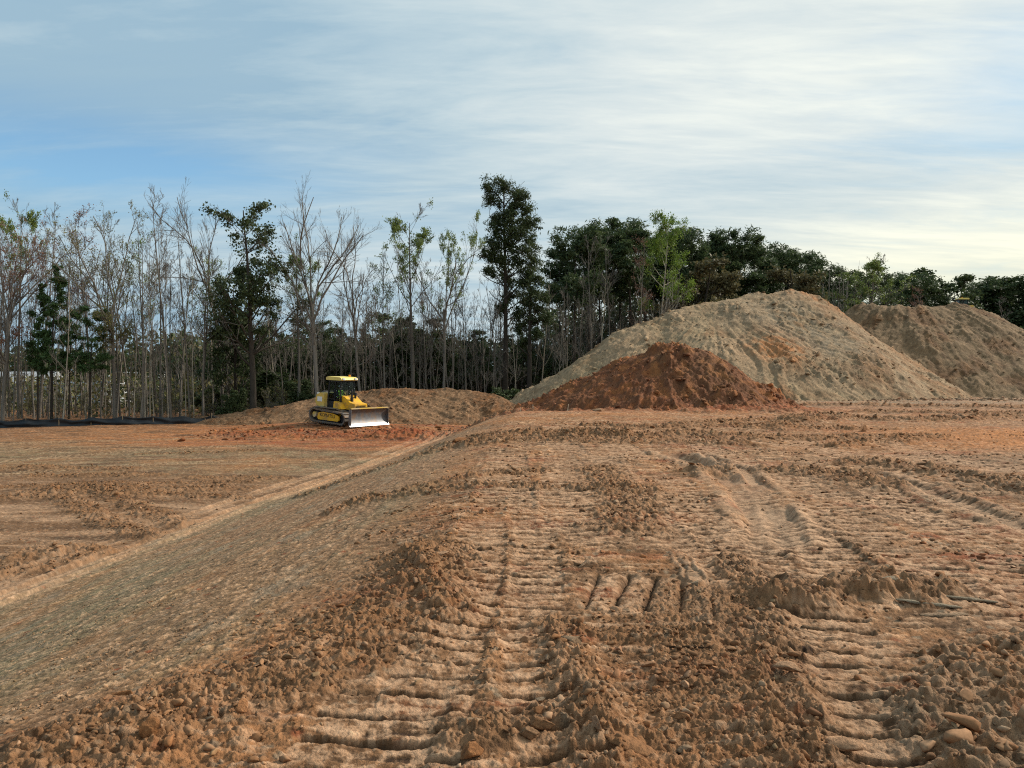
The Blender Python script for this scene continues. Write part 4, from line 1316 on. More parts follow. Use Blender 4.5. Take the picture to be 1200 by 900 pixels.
def plant(key, x, y, z, H, rz, label, cat='tree', group=None, name='tree', sx=1.0):
    p = PROTO[key]
    if p['me'] is None:
        root = empty(name, (0, 0, 0))
        t = mesh_np('trunk', p['tv'][0], p['tv'][1], mat=p['bark'], parent=root, smooth=True)
        c = mesh_np('crown', p['cv'][0], p['cv'][1], mat=[p['twig'], p['leaf'] or p['twig']], parent=root, mat_idx=p['cv'][2])
        p['me'] = (t.data, c.data)
        p['tv'] = p['cv'] = None
    else:
        root = empty(name, (0, 0, 0))
        for nm, me in zip(('trunk', 'crown'), p['me']):
            o = bpy.data.objects.new(nm, me); col.objects.link(o); o.parent = root
    s = H / p['H']
    root.location = (x, y, z); root.scale = (s * sx, s * sx, s); root.rotation_euler = (random.gauss(0, 0.022) if name == 'slender_tree' else 0, random.gauss(0, 0.03) if name == 'slender_tree' else 0, rz)
    tag(root, label, cat, group)
    return root


def tree_px(key, px, top, Y, label, name='tree', z=GZ, sx=1.0, rz=None, cat='tree', group=None):
    x, y, zt = at(px, top, Y)
    return plant(key, x, y, z, zt - z, random.uniform(0, 6.28) if rz is None else rz, label, cat, group, name, sx)


random.seed(3)
tree_px('giant', 592, 216, TPY, 'tallest dark pine with shaggy foliage masses, towering over the wood', 'pine_tree', rz=0)
tree_px('giant2', 620, 318, 65, 'shorter ragged dark pine crowding the right side of the tallest pine', 'pine_tree', rz=0)
NAMED = [
    ('redbud', 2, 268, 57, 'red budding tree at the left edge of the picture', 'tree', 1.0),
    ('spring1', 22, 252, 60, 'tree with small green leaf tufts beside the red budding tree', 'tree', 0.7),
    ('slim1', 45, 258, 60, 'bare grey tree rising behind the two young green pines', 'tree', 1.1),
    ('ypine1', 60, 310, 57, 'young bluish green pine, tallest of the young pines at left', 'pine_tree', 1.0),
    ('ypine1', 44, 332, 58, 'young green pine just left of the tallest young pine', 'pine_tree', 0.9),
    ('ypine2', 104, 368, 57, 'short young pine with a tufted top under the olive budding tree', 'pine_tree', 1.1),
    ('ypine2', 80, 366, 59, 'thin young pine between the tallest and the shortest young pines', 'pine_tree', 0.9),
    ('slim3', 74, 268, 64, 'faint bare tree behind the tallest young pine', 'tree', 1.1),
    ('slimred', 105, 262, 60, 'bare tree with a reddish twig crown left of the olive budding tree', 'tree', 1.25),
    ('wide3', 134, 252, 58, 'broad many limbed tree hazed with olive buds at left', 'tree', 0.85),
    ('slimbud', 172, 262, 62, 'slender tree with pale green buds right of the olive budding tree', 'tree', 0.9),
    ('slim2', 187, 256, 60, 'slender bare tree with close upright twigs near the twin white stems', 'tree', 0.9),
    ('slim1', 201, 246, 59, 'bare tree standing highest between the olive budding tree and the dark evergreen', 'tree', 1.0),
    ('slimbud', 237, 282, 61, 'tree with a pale greenish crown left of the dark evergreen', 'tree', 1.0),
    ('wide2', 262, 242, 63, 'bare tree whose fan of twigs tops the left side of the dark evergreen', 'tree', 0.85),
    ('ever1', 296, 250, 59, 'big dark leafy evergreen with a loose ragged crown', 'tree', 1.0),
    ('ever2', 276, 338, 62, 'round dark evergreen filling in under the ragged big evergreen', 'tree', 0.75),
    ('spring1', 350, 300, 60, 'leaning thin tree with sparse yellow green leaves beside the fan crowned bare tree', 'tree', 0.9),
    ('wide1', 372, 241, 58, 'large bare tree with a wide fan crown behind the bulldozer', 'tree', 0.85),
    ('wide2', 424, 274, 60, 'bare tree forking into upright limbs right of the bulldozer cab', 'tree', 0.8),
    ('slimbud', 451, 290, 61, 'thin dark tree with few leaves between forked bare tree and green tufted tree', 'tree', 0.9),
    ('spring1', 484, 262, 62, 'tall tree with bright green tufts on top, left one of the pair', 'tree', 0.95),
    ('spring2', 519, 256, 62, 'tall forked tree with bright green tufts, right one of the pair', 'tree', 0.62),
    ('slim3', 545, 322, 66, 'bare tree between the forked green tufted tree and the tallest pine', 'tree', 1.0),
    ('pine4', 672, 286, 74, 'dark pine with a flat broad crown, first right of the tallest pine', 'pine_tree', 1.15),
    ('pine1', 690, 292, 76, 'dark pine filling behind the first broad crowned pine', 'pine_tree', 1.1),
    ('slim1', 695, 296, 70, 'pale stemmed bare tree in front of the broad crowned dark pine', 'tree', 1.0),
    ('slim2', 716, 286, 70, 'pale stemmed bare tree standing above the left slope of the grey mound', 'tree', 1.0),
    ('pine3', 716, 281, 80, 'dark pine behind the pale stemmed bare trees', 'pine_tree', 1.15),
    ('pine1', 742, 271, 78, 'tall dark pine immediately left of the lime green tree', 'pine_tree', 1.3),
    ('slimred', 748, 290, 70, 'bare tree with brownish twigs left of the lime green tree', 'tree', 1.0),
    ('lime', 768, 263, 72, 'bright lime green leafy tree with a whitish trunk', 'tree', 0.8),
    ('pine2', 796, 280, 84, 'dark pine peeping out right of the lime green tree', 'pine_tree', 1.3),
    ('pine4', 812, 292, 82, 'dark pine leaning over the round brown tree', 'pine_tree', 1.0),
    ('brownie', 813, 306, 78, 'round brownish olive tree between the lime green tree and the dark pines', 'tree', 1.2),
    ('pine3', 842, 289, 92, 'dark pine with a curly open crown above the left shoulder of the grey mound', 'pine_tree', 1.15),
    ('pine4', 868, 290, 92, 'dark broad pine beside the curly open crowned pine', 'pine_tree', 1.1),
    ('pine1', 884, 292, 94, 'dark pine with a rounded head above the grey mound', 'pine_tree', 1.25),
    ('brownie', 931, 316, 88, 'small round golden brown tree just over the summit of the grey mound', 'tree', 1.15),
    ('spring1', 1020, 312, 84, 'leafy pale green tree rising at the dip between the two mounds', 'tree', 1.5),
    ('ever1', 1028, 314, 90, 'dark leafy tree behind the pale green tree at the dip', 'tree', 1.3),
    ('slim3', 990, 330, 84, 'bare grey tree left of the pale green tree at the dip', 'tree', 1.4),
    ('slimred', 1070, 345, 96, 'bare pinkish tree over the crest of the brown mound', 'tree', 1.4),
    ('slim3', 1186, 352, 100, 'bare grey tree above the right end of the brown mound', 'tree', 1.8),
]
for (k, px, top, Y, lab, nm, sx) in NAMED:
    tree_px(k, px, top, Y, lab, nm, sx=sx, z=GZ if px < 700 else -1.0)

random.seed(8)
# dark pines making the skyline behind the grey mound
for px, top, Y in [(655, 302, 82), (664, 298, 84), (704, 290, 86), (728, 286, 88), (756, 278, 86), (772, 284, 90), (786, 280, 88), (805, 302, 94), (824, 310, 98), (832, 306, 100),
                   (856, 298, 100), (898, 304, 100), (905, 312, 104), (918, 308, 102), (928, 314, 104), (940, 312, 100), (951, 318, 102), (962, 320, 104), (972, 328, 106), (983, 336, 110), (1000, 340, 110), (1008, 332, 104)]:
    tree_px(random.choice(['pine1', 'pine2', 'pine3', 'pine4']), px + random.uniform(-3, 3), top + random.uniform(-3, 5), Y,
            'dark pine in the crowded skyline row behind the grey mound', 'pine_tree', z=-1.5, sx=random.uniform(1.0, 1.3), group='dark skyline pines behind the grey mound')
for i, (px, top) in enumerate([(1042, 338), (1054, 342), (1066, 334), (1076, 336), (1086, 331), (1096, 330), (1106, 334), (1116, 342), (1126, 346), (1136, 338), (1146, 341), (1156, 346), (1166, 344), (1176, 338), (1186, 342), (1196, 340), (1206, 342), (1220, 338), (1236, 345), (1250, 340), (1270, 336)]):
    tree_px(random.choice(['pine1', 'pine3', 'pine4', 'ever1', 'ever2']), px + random.uniform(-3, 3), top + random.uniform(-2, 4), random.uniform(120, 140),
            'dark tree in the distant row beyond the brown mound', 'tree', z=-1.5, sx=random.uniform(1.1, 1.6), group='distant dark trees beyond the brown mound')
# slender stems of the wood
def thin(n, x0, x1, y0, y1, tops, keys, lab, grp, sx=(0.8, 1.2)):
    for i in range(n):
        Y = random.uniform(y0, y1); px = x0 + (x1 - x0) * (i + random.uniform(0, 1)) / n
        top = random.uniform(*tops)
        tree_px(random.choice(keys), px, top, Y, lab, 'slender_tree', sx=random.uniform(*sx), group=grp)
thin(52, -60, 250, 54, 68, (300, 385), ['pole1', 'pole2', 'pole3', 'pole4', 'slim3', 'pole3'], 'slender bare tree in the wood behind the black silt fence', 'slender bare trees behind the silt fence')
thin(30, -50, 250, 58, 68, (262, 335), ['slim1', 'slim2', 'slim3'], 'slender bare tree in the wood behind the black silt fence', 'slender bare trees behind the silt fence', (0.8, 1.1))
thin(64, 250, 600, 61, 76, (320, 400), ['pole1', 'pole3', 'pole3', 'pole4', 'slim3', 'pole4'], 'slender bare tree in the wood behind the long low mound', 'slender bare trees behind the low mound')
thin(24, 300, 600, 66, 78, (300, 355), ['slim1', 'slim2', 'slim3'], 'slender bare tree in the wood behind the long low mound', 'slender bare trees behind the low mound')
thin(46, 600, 800, 64, 84, (310, 385), ['pole1', 'pole3', 'pole2', 'slim3', 'pole3'], 'slender bare tree in the dark wood left of the grey mound', 'slender bare trees left of the grey mound')
for px, top, lean in ((176, 300, 0.02), (181, 305, -0.02), (170, 330, 0.01)):
    t = tree_px('pole1', px, top, 55, {176: 'tallest of the three close pale white stems behind the silt fence', 181: 'right one of the three close pale white stems behind the silt fence', 170: 'left and shortest of the three close pale white stems behind the silt fence'}[px], 'slender_tree', sx=0.8)
    t.rotation_euler[1] = lean
# evergreens and brush low in the wood
for i in range(30):
    px = 255 + i * 13.5 + random.uniform(-6, 6)
    tree_px(random.choice(['ever2', 'ever1']), px, random.uniform(378, 425), random.uniform(74, 86), 'low dark evergreen deep in the wood', 'tree', sx=random.uniform(0.9, 1.5), group='low dark evergreens in the wood')
for i in range(52):
    px = -40 + i * 14.5 + random.uniform(-7, 7)
    tree_px('bush1' if random.random() < (0.0 if px < 250 else 0.75) else 'bush2', px, random.uniform(444, 468) + (14 if px < 250 or px > 380 else 0), random.uniform(56, 66), 'low bush at the foot of the wood', 'bush', sx=random.uniform(0.8, 1.5), cat='bush', group='low bushes at the foot of the wood')


# the mass of the wood farther back
def far_woods(name, label, x0, x1, y0, y1, ztop, nl, ns, size, seed, mats, zb=-2.5, gap=0.0):
    rs = np.random.RandomState(seed)
    x = rs.uniform(x0, x1, nl); y = rs.uniform(y0, y1, nl)
    prof = ztop * (0.80 + 0.35 * fbm(x * 0.09, x * 0 + seed, 4, seed) + 0.20 * fbm(x * 0.5, y * 0.2, 3, seed + 3))
    u = rs.uniform(0, 1, nl) ** 0.85
    z = zb + (prof - zb) * u
    dens = fbm(x * 0.35, z * 0.45 + y * 0.3, 3, seed + 9)
    ok = dens > (-0.22 + gap)
    C = np.stack([x, y, z], 1)[ok]
    v, q = quads_at(C, size * rs.uniform(0.5, 1.4, len(C)), rs)
    xs = rs.uniform(x0, x1, ns); ys = rs.uniform(y0, y1, ns)
    hs = ztop * rs.uniform(0.6, 1.15, ns)
    P = np.zeros((ns, 5, 3)); k = np.linspace(0, 1, 5)[None]
    P[..., 0] = xs[:, None] + rs.normal(0, 0.5, (ns, 1)) * k; P[..., 1] = ys[:, None]
    P[..., 2] = zb + (hs[:, None] - zb) * k
    Rd = rs.uniform(0.04, 0.11, (ns, 1)) * (1 - 0.7 * k)
    b, br = children_of(P, Rd, 8, 0.35, 1.0, 35, 0.16, rs, lift=0.3, n=3, rmin=0.012)
    V, F, I = cat_mesh([(v, q, 1), (*tubes(P, Rd, 4), 0), (*tubes(b, br, 3), 0)])
    I[:len(q)] = rs.choice(range(1, len(mats)), len(q))
    o = mesh_np(name, V, F, mat=mats, mat_idx=I)
    tag(o, label, 'woods', kind='stuff')


far_woods('woods', 'dark tangle of trunks and brush deep in the wood', -46, 14, 84, 100, 7.0, 36000, 380, 0.26, 61, [BARK, L_EVER, L_BROWN, L_EVER], gap=0.0)
far_woods('woods', 'hazy wooded ridge seen far off through the bare trees', -150, -36, 165, 190, 8.6, 26000, 200, 0.55, 62, [BARK, L_EVER, L_BROWN, L_EVER])
far_woods('woods', 'dark wood of pine stems standing left of the grey mound', 4, 44, 92, 108, 13.5, 36000, 520, 0.26, 65, [BARK, L_EVER, L_BROWN, L_PINE], gap=-0.02)
far_woods('woods', 'thin brush of the wood beyond the silt fence', -60, -18, 62, 92, 1.9, 17000, 260, 0.16, 63, [BARK, L_BROWN, L_EVER, L_BUD], gap=0.1)
far_woods('woods', 'dark wood closing the view behind the mounds', 16, 150, 112, 142, 10.5, 40000, 300, 0.5, 64, [BARK_D, L_PINE, L_EVER, L_PINE], gap=-0.1)
# ------------------------------------------------------------------ machine shop helpers
class MB:
    def __init__(s):
        s.bm = bmesh.new()

    def box(s, c, d, rot=None, taper=None, bevel=0.0):
        r = bmesh.ops.create_cube(s.bm, size=1.0)
        vs_ = r['verts']
        for v in vs_:
            k = 1.0
            if taper and v.co.z > 0:
                v.co.x *= taper[0]; v.co.y *= taper[1]
            v.co = Vector((v.co.x * d[0], v.co.y * d[1], v.co.z * d[2]))
        if bevel:
            es = list({e for v in vs_ for e in v.link_edges})
            rb = bmesh.ops.bevel(s.bm, geom=es, offset=bevel, segments=2, affect='EDGES')
            vs_ = list({v for f in rb['faces'] for v in f.verts} | {v for v in vs_ if v.is_valid})
        M = Matrix.Translation(Vector(c))
        if rot is not None:
            M = M @ rot.to_4x4()
        for v in vs_:
            v.co = M @ v.co
        return s

    def cyl(s, a, b, r, n=16, r2=None):
        a = Vector(a); b = Vector(b); d = b - a
        q = d.to_track_quat('Z', 'Y')
        bmesh.ops.create_cone(s.bm, cap_ends=True, segments=n, radius1=r, radius2=r if r2 is None else r2, depth=d.length,
                              matrix=Matrix.Translation((a + b) / 2) @ q.to_matrix().to_4x4())
        return s

    def prism(s, prof, y0, y1, axis='y'):
        """extrude an (x, z) outline from y0 to y1"""
        A = [s.bm.verts.new((p[0], y0, p[1])) for p in prof]
        B = [s.bm.verts.new((p[0], y1, p[1])) for p in prof]
        s.bm.faces.new(A); s.bm.faces.new(B[::-1])
        n = len(prof)
        for i in range(n):
            s.bm.faces.new((A[i], B[i], B[(i + 1) % n], A[(i + 1) % n]))
        return s

    def build(s, name, mat, parent=None, smooth=False):
        bmesh.ops.recalc_face_normals(s.bm, faces=s.bm.faces)
        me = bpy.data.meshes.new(name); s.bm.to_mesh(me); s.bm.free()
        if smooth:
            for p in me.polygons: p.use_smooth = True
        me.materials.append(mat)
        o = bpy.data.objects.new(name, me); col.objects.link(o)
        if parent: o.parent = parent
        return o


Y_PAINT = simple_mat('yellow_paint', (0.80, 0.42, 0.012), 0.42, 0, 0.10, 3, 0.0, 0.4, dirt=(0.30, 0.18, 0.09), dirt_amt=0.7)
ROOF_P = simple_mat('pale_yellow_paint', (0.80, 0.63, 0.16), 0.5, 0, 0.10, 3, 0.0, 0.4, dirt=(0.5, 0.40, 0.25), dirt_amt=0.4)
TANK_P = simple_mat('dusty_yellow_paint', (0.68, 0.46, 0.10), 0.55, 0, 0.12, 3, 0.0, 0.3, dirt=(0.52, 0.42, 0.30), dirt_amt=0.85)
BLACK_P = simple_mat('black_paint', (0.018, 0.018, 0.020), 0.5)
STEEL_T = simple_mat('track_steel', (0.15, 0.135, 0.12), 0.6, 0.3, 0.3, 9, 0.0, 0.4, dirt=(0.26, 0.15, 0.075), dirt_amt=0.95)
BLADE_M = simple_mat('worn_steel', (0.13, 0.13, 0.135), 0.5, 0.35, 0.25, 5, 0.0, 0.5, dirt=(0.20, 0.13, 0.08), dirt_amt=0.75)
EDGE_M = simple_mat('bright_steel', (0.22, 0.22, 0.22), 0.35, 0.5, 0.06, 6)
WHITE_P = simple_mat('white_paint', (0.78, 0.78, 0.75), 0.45)
LENS = simple_mat('lamp_glass', (0.75, 0.76, 0.78), 0.15)
SKIN = simple_mat('skin', (0.42, 0.25, 0.17), 0.6)
VEST = simple_mat('lime_vest', (0.35, 0.62, 0.06), 0.8)
CLOTH = simple_mat('dark_cloth', (0.04, 0.05, 0.07), 0.9)
RED_P = simple_mat('red_paint', (0.55, 0.03, 0.02), 0.35)
GLASS, _t, _b = new_mat('tinted_glass')
_b.inputs['Base Color'].default_value = (0.55, 0.66, 0.68, 1)
_b.inputs['Roughness'].default_value = 0.03
_b.inputs['Transmission Weight'].default_value = 1.0
_b.inputs['IOR'].default_value = 1.2
DGLASS = simple_mat('dark_glass', (0.02, 0.025, 0.03), 0.08, 0, 0.05, 2, 0, 0.6)


def text_obj(body, size, mat, parent, name='lettering'):
    cu = bpy.data.curves.new(name, 'FONT')
    cu.body = body; cu.size = size; cu.align_x = 'CENTER'; cu.align_y = 'CENTER'; cu.extrude = 0.004
    tmp = bpy.data.objects.new(name, cu); col.objects.link(tmp)
    dg = bpy.context.evaluated_depsgraph_get(); dg.update()
    me = bpy.data.meshes.new_from_object(tmp.evaluated_get(dg))
    bpy.data.objects.remove(tmp)
    me.materials.clear(); me.materials.append(mat)
    o = bpy.data.objects.new(name, me); col.objects.link(o); o.parent = parent
    return o


def make_dozer():
    root = empty('bulldozer', (0, 0, 0))
    # x forward, y left, z up
    for s in (-1, 1):
        yc = s * 1.02; w = 0.66
        # track belt: an oval loop of shoes
        prof = []
        rr, rf, zr, zf, xr, xf = 0.40, 0.36, 0.45, 0.38, -1.30, 1.30
        for a in np.linspace(90, 270, 15): prof.append((xr + rr * math.cos(R(a)), zr + rr * math.sin(R(a))))
        for x in np.linspace(xr, xf, 11)[1:-1]: prof.append((x, 0.04))
        for a in np.linspace(-90, 90, 15): prof.append((xf + rf * math.cos(R(a)), zf + rf * math.sin(R(a))))
        for x in np.linspace(xf, xr, 11)[1:-1]: prof.append((x, zr + rr - 0.03 + (zf + rf - zr - rr) * (x - xr) / (xf - xr)))
        prof = np.array(prof)
        cen = prof.mean(0)
        inn = cen + (prof - cen) * np.array([0.955, 0.86])
        bm = bmesh.new()
        rings = []
        for (q, yy) in ((prof, yc - w / 2), (prof, yc + w / 2), (inn, yc + w / 2), (inn, yc - w / 2)):
            rings.append([bm.verts.new((p[0], yy, p[1])) for p in q])
        n = len(prof)
        for a in range(4):
            for i in range(n):
                bm.faces.new((rings[a][i], rings[a][(i + 1) % n], rings[(a + 1) % 4][(i + 1) % n], rings[(a + 1) % 4][i]))
        mb = MB(); mb.bm.free(); mb.bm = bm
        seg = np.roll(prof, -1, 0) - prof; L = np.hypot(*seg.T); cum = np.concatenate([[0], np.cumsum(L)])
        k = int(cum[-1] / 0.19)
        for j in range(k):
            d = (j + 0.5) * cum[-1] / k; i = np.searchsorted(cum, d) - 1
            p = prof[i] + seg[i] * (d - cum[i]) / L[i]; t = seg[i] / L[i]; nn = np.array([-t[1], t[0]])
            if np.dot(nn, p - cen) < 0: nn = -nn
            ang = math.atan2(t[1], t[0])
            mb.box((p[0] + nn[0] * 0.02, yc, p[1] + nn[1] * 0.02), (0.15, w, 0.025), Matrix.Rotation(-ang, 3, 'Y'))
            mb.box((p[0] + nn[0] * 0.05 - t[0] * 0.05, yc, p[1] + nn[1] * 0.05 - t[1] * 0.05), (0.02, w, 0.05), Matrix.Rotation(-ang, 3, 'Y'))
        tk = mb.build('track', STEEL_T, root)
        yo = yc + s * 0.20
        fr = MB().prism([(-0.98, 0.30), (-0.9, 0.60), (-0.4, 0.68), (0.6, 0.62), (1.02, 0.50), (1.02, 0.26), (0.9, 0.18), (-0.9, 0.18)], yo - 0.05, yo + 0.05).build('track_frame', Y_PAINT, tk)
        tx = text_obj('KOMATSU', 0.30, BLACK_P, tk)
        if s < 0:
            tx.rotation_euler = (R(90), R(2), 0); tx.location = (-0.02, yo - 0.056, 0.47)
        else:
            tx.rotation_euler = (R(90), 0, R(180)); tx.location = (-0.02, yo + 0.056, 0.47)
        mb = MB()
        for x in np.linspace(-0.78, 0.78, 7): mb.cyl((x, yc - 0.16, 0.17), (x, yc + 0.16, 0.17), 0.105, 14)
        mb.build('rollers', BLACK_P, tk)
        sp = MB().cyl((-1.30, yc - 0.10, 0.45), (-1.30, yc + 0.10, 0.45), 0.31, 22)
        for a in range(11):
            aa = a * 2 * math.pi / 11; sp.box((-1.30 + 0.33 * math.cos(aa), yc, 0.45 + 0.33 * math.sin(aa)), (0.07, 0.08, 0.06), Matrix.Rotation(-aa, 3, 'Y'))
        sp.build('sprocket', BLACK_P, tk)
        MB().cyl((-1.30, yc, 0.45), (-1.30, yc + s * 0.24, 0.45), 0.20, 20, 0.17).build('hub', TANK_P, tk)
        MB().cyl((1.30, yc - 0.09, 0.38), (1.30, yc + 0.09, 0.38), 0.29, 22).build('idler', BLACK_P, tk)
        MB().box((-0.45, s * 0.96, 0.92), (1.9, 0.50, 0.05), bevel=0.01).box((0.75, s * 0.86, 0.86), (0.6, 0.34, 0.05), Matrix.Rotation(0.12, 3, 'Y')).build('fender', STEEL_T, root)
    MB().box((-0.1, 0, 0.62), (2.5, 1.1, 0.55), bevel=0.04).build('chassis', BLACK_P, root)
    # engine hood, short and falling steeply to the front
    hood = MB().prism([(0.12, 0.88), (0.12, 1.66), (0.36, 1.70), (0.62, 1.66), (1.10, 1.34), (1.56, 1.27), (1.60, 0.80), (0.5, 0.74)], -0.50, 0.50).build('engine_hood', Y_PAINT, root)
    g = MB()
    for z in np.linspace(0.86, 1.18, 7): g.box((1.605, 0, z), (0.02, 0.78, 0.022))
    g.build('grille', BLACK_P, hood)
    for s in (-1, 1):
        MB().box((0.98, s * 0.505, 1.06), (0.62, 0.012, 0.26), bevel=0.004).build('side_panel', BLACK_P if s > 0 else Y_PAINT, hood)
        MB().prism([(0.05, 0.92), (0.12, 1.35), (0.50, 1.28), (0.85, 0.92)], s * 0.52 if s > 0 else -0.92, 0.92 if s > 0 else -0.52).build('side_box', Y_PAINT, root)
    MB().cyl((0.98, -0.24, 1.38), (0.98, -0.24, 2.02), 0.058).cyl((0.98, -0.24, 2.0), (0.95, -0.24, 2.12), 0.058).box((0.98, -0.24, 1.50), (0.16, 0.16, 0.26), bevel=0.02).build('exhaust_pipe', BLACK_P, root)
    MB().cyl((0.74, 0.25, 1.56), (0.74, 0.25, 1.80), 0.07).cyl((0.74, 0.25, 1.78), (0.74, 0.25, 1.90), 0.12, 16, 0.10).build('air_cleaner', BLACK_P, root)
    # rear tank
    tank = MB().prism([(-1.62, 1.02), (-1.72, 1.25), (-1.60, 1.66), (-1.30, 1.80), (-0.90, 1.78), (-0.86, 0.96), (-1.2, 0.93)], -0.88, 0.88).build('fuel_tank', TANK_P, root)
    MB().box((-1.28, -0.885, 1.40), (0.46, 0.012, 0.30), bevel=0.004).build('decal', WHITE_P, tank)
    MB().box((-1.5, 0.0, 1.84), (0.2, 0.9, 0.07)).cyl((-1.72, -0.7, 1.25), (-1.72, -0.7, 1.62), 0.02).cyl((-1.72, 0.7, 1.25), (-1.72, 0.7, 1.62), 0.02).cyl((-1.72, -0.7, 1.62), (-1.72, 0.7, 1.62), 0.02).build('rear_rail', BLADE_M, root)
    MB().box((-1.62, -0.72, 1.74), (0.12, 0.16, 0.12), bevel=0.02).build('rear_lamp', WHITE_P, root)
    MB().box((-1.75, 0, 0.55), (0.35, 0.5, 0.35), bevel=0.02).build('tow_hitch', BLACK_P, root)
    # cab
    x0, x1, yw, z0, z1 = -0.88, 0.34, 0.58, 0.98, 2.62
    fr = MB()
    th = 0.085
    for (x, xt) in ((x0, x0 + 0.10), (-0.22, -0.20), (x1 + 0.04, x1 - 0.12)):
        for s in (-1, 1):
            a = Vector((x, s * yw, z0)); b = Vector((xt, s * (yw - 0.05), z1)); c = (a + b) / 2; d = b - a
            fr.box(c, (th, th, d.length), d.to_track_quat('Z', 'Y').to_matrix())
    fr.box(((x0 + x1) / 2, 0, z1 - 0.03), (1.14, 1.14, 0.10)).box(((x0 + x1) / 2, 0, z0), (1.3, 1.20, 0.12))
    for s in (-1, 1):
        fr.box(((x0 + x1) / 2, s * yw, 1.18), (1.30, 0.05, 0.30)); fr.box((-0.57, s * (yw - 0.02), 1.45), (0.72, 0.04, 0.06))
    fr.box((x0, 0, 1.30), (0.06, 1.14, 0.55))
    cab = fr.build('cab', BLACK_P, root)
    for s in (-1, 1):
        MB().box((-0.55, s * (yw - 0.02), 1.98), (0.60, 0.012, 1.10)).build('window', GLASS, cab)
        MB().box((0.08, s * (yw - 0.02), 1.92), (0.50, 0.012, 1.22)).build('window', GLASS, cab)
    MB().box((x1 - 0.03, 0, 1.98), (0.012, 1.0, 1.12), Matrix.Rotation(-0.10, 3, 'Y')).build('window', GLASS, cab)
    MB().box((x0 + 0.05, 0, 2.05), (0.012, 1.0, 0.95), Matrix.Rotation(0.06, 3, 'Y')).build('window', GLASS, cab)
    roof = MB().prism([(-1.02, 2.66), (-1.0, 2.79), (-0.86, 2.85), (0.26, 2.85), (0.42, 2.79), (0.47, 2.69), (0.42, 2.65), (-0.95, 2.62)], -0.66, 0.66).build('cab_roof', ROOF_P, root)
    for s in (-1, 1):
        MB().box((0.46, s * 0.48, 2.74), (0.10, 0.18, 0.13), bevel=0.015).build('work_lamp', LENS, roof)
        MB().box((-1.02, s * 0.48, 2.74), (0.08, 0.16, 0.12), bevel=0.015).build('work_lamp', LENS, roof)
    MB().cyl((-0.1, 0.45, 2.86), (-0.1, 0.45, 2.98), 0.06).build('beacon', simple_mat('amber', (0.8, 0.3, 0.02), 0.3), roof)
    MB().box((-0.45, 0, 1.30), (0.50, 0.52, 0.16), bevel=0.04).box((-0.70, 0, 1.68), (0.14, 0.50, 0.70), Matrix.Rotation(-0.12, 3, 'Y'), bevel=0.04).build('seat', CLOTH, root)
    MB().box((-0.35, 0.36, 1.42), (0.5, 0.14, 0.14), bevel=0.02).box((-0.35, -0.36, 1.42), (0.5, 0.14, 0.14), bevel=0.02).cyl((-0.15, -0.36, 1.45), (-0.12, -0.36, 1.66), 0.02).cyl((-0.15, 0.36, 1.45), (-0.12, 0.36, 1.66), 0.02).build('controls', BLACK_P, root)
    # blade: curved mouldboard, cutting edge, push arms
    n = 12
    pr, bk = [], []
    for i in range(n + 1):
        a = -0.62 + 1.24 * i / n
        z = 0.62 + 0.92 * math.sin(a) / math.sin(0.62) * 0.5
        x = 2.36 - 0.9 * (math.cos(a) - math.cos(0.62)) * 0.8
        pr.append((x, z)); bk.append((x - 0.05, z))
    blade = MB().prism(pr + bk[::-1], -1.50, 1.50).build('blade', BLADE_M, root, smooth=False)
    MB().box((2.375, 0, 1.09), (0.09, 3.0, 0.06)).build('top_rail', TANK_P, blade)
    MB().box((2.385, 0, 0.085), (0.045, 3.2, 0.19), Matrix.Rotation(-0.55, 3, 'Y')).build('cutting_edge', EDGE_M, blade)
    for s in (-1, 1):
        MB().box((2.33, s * 1.515, 0.55), (0.22, 0.03, 0.92)).build('end_plate', BLADE_M, blade)
        MB().box((1.18, s * 0.60, 0.50), (1.85, 0.14, 0.20), bevel=0.02).build('push_arm', Y_PAINT, root)
        MB().cyl((1.3, s * 0.42, 1.15), (1.75, s * 0.42, 0.92), 0.07).cyl((1.75, s * 0.42, 0.92), (2.10, s * 0.42, 0.70), 0.035).build('lift_ram', BLACK_P, root)
    MB().box((2.03, 0, 0.62), (0.20, 0.7, 0.5), bevel=0.03).build('blade_mount', Y_PAINT, root)
    for s in (-1, 1):
        g_ = MB()
        g_.cyl((0.2, s * 0.72, 1.0), (0.2, s * 0.72, 1.75), 0.018).cyl((0.2, s * 0.72, 1.75), (0.05, s * 0.70, 1.78), 0.018)
        g_.build('grab_rail', BLACK_P, root)
    return root


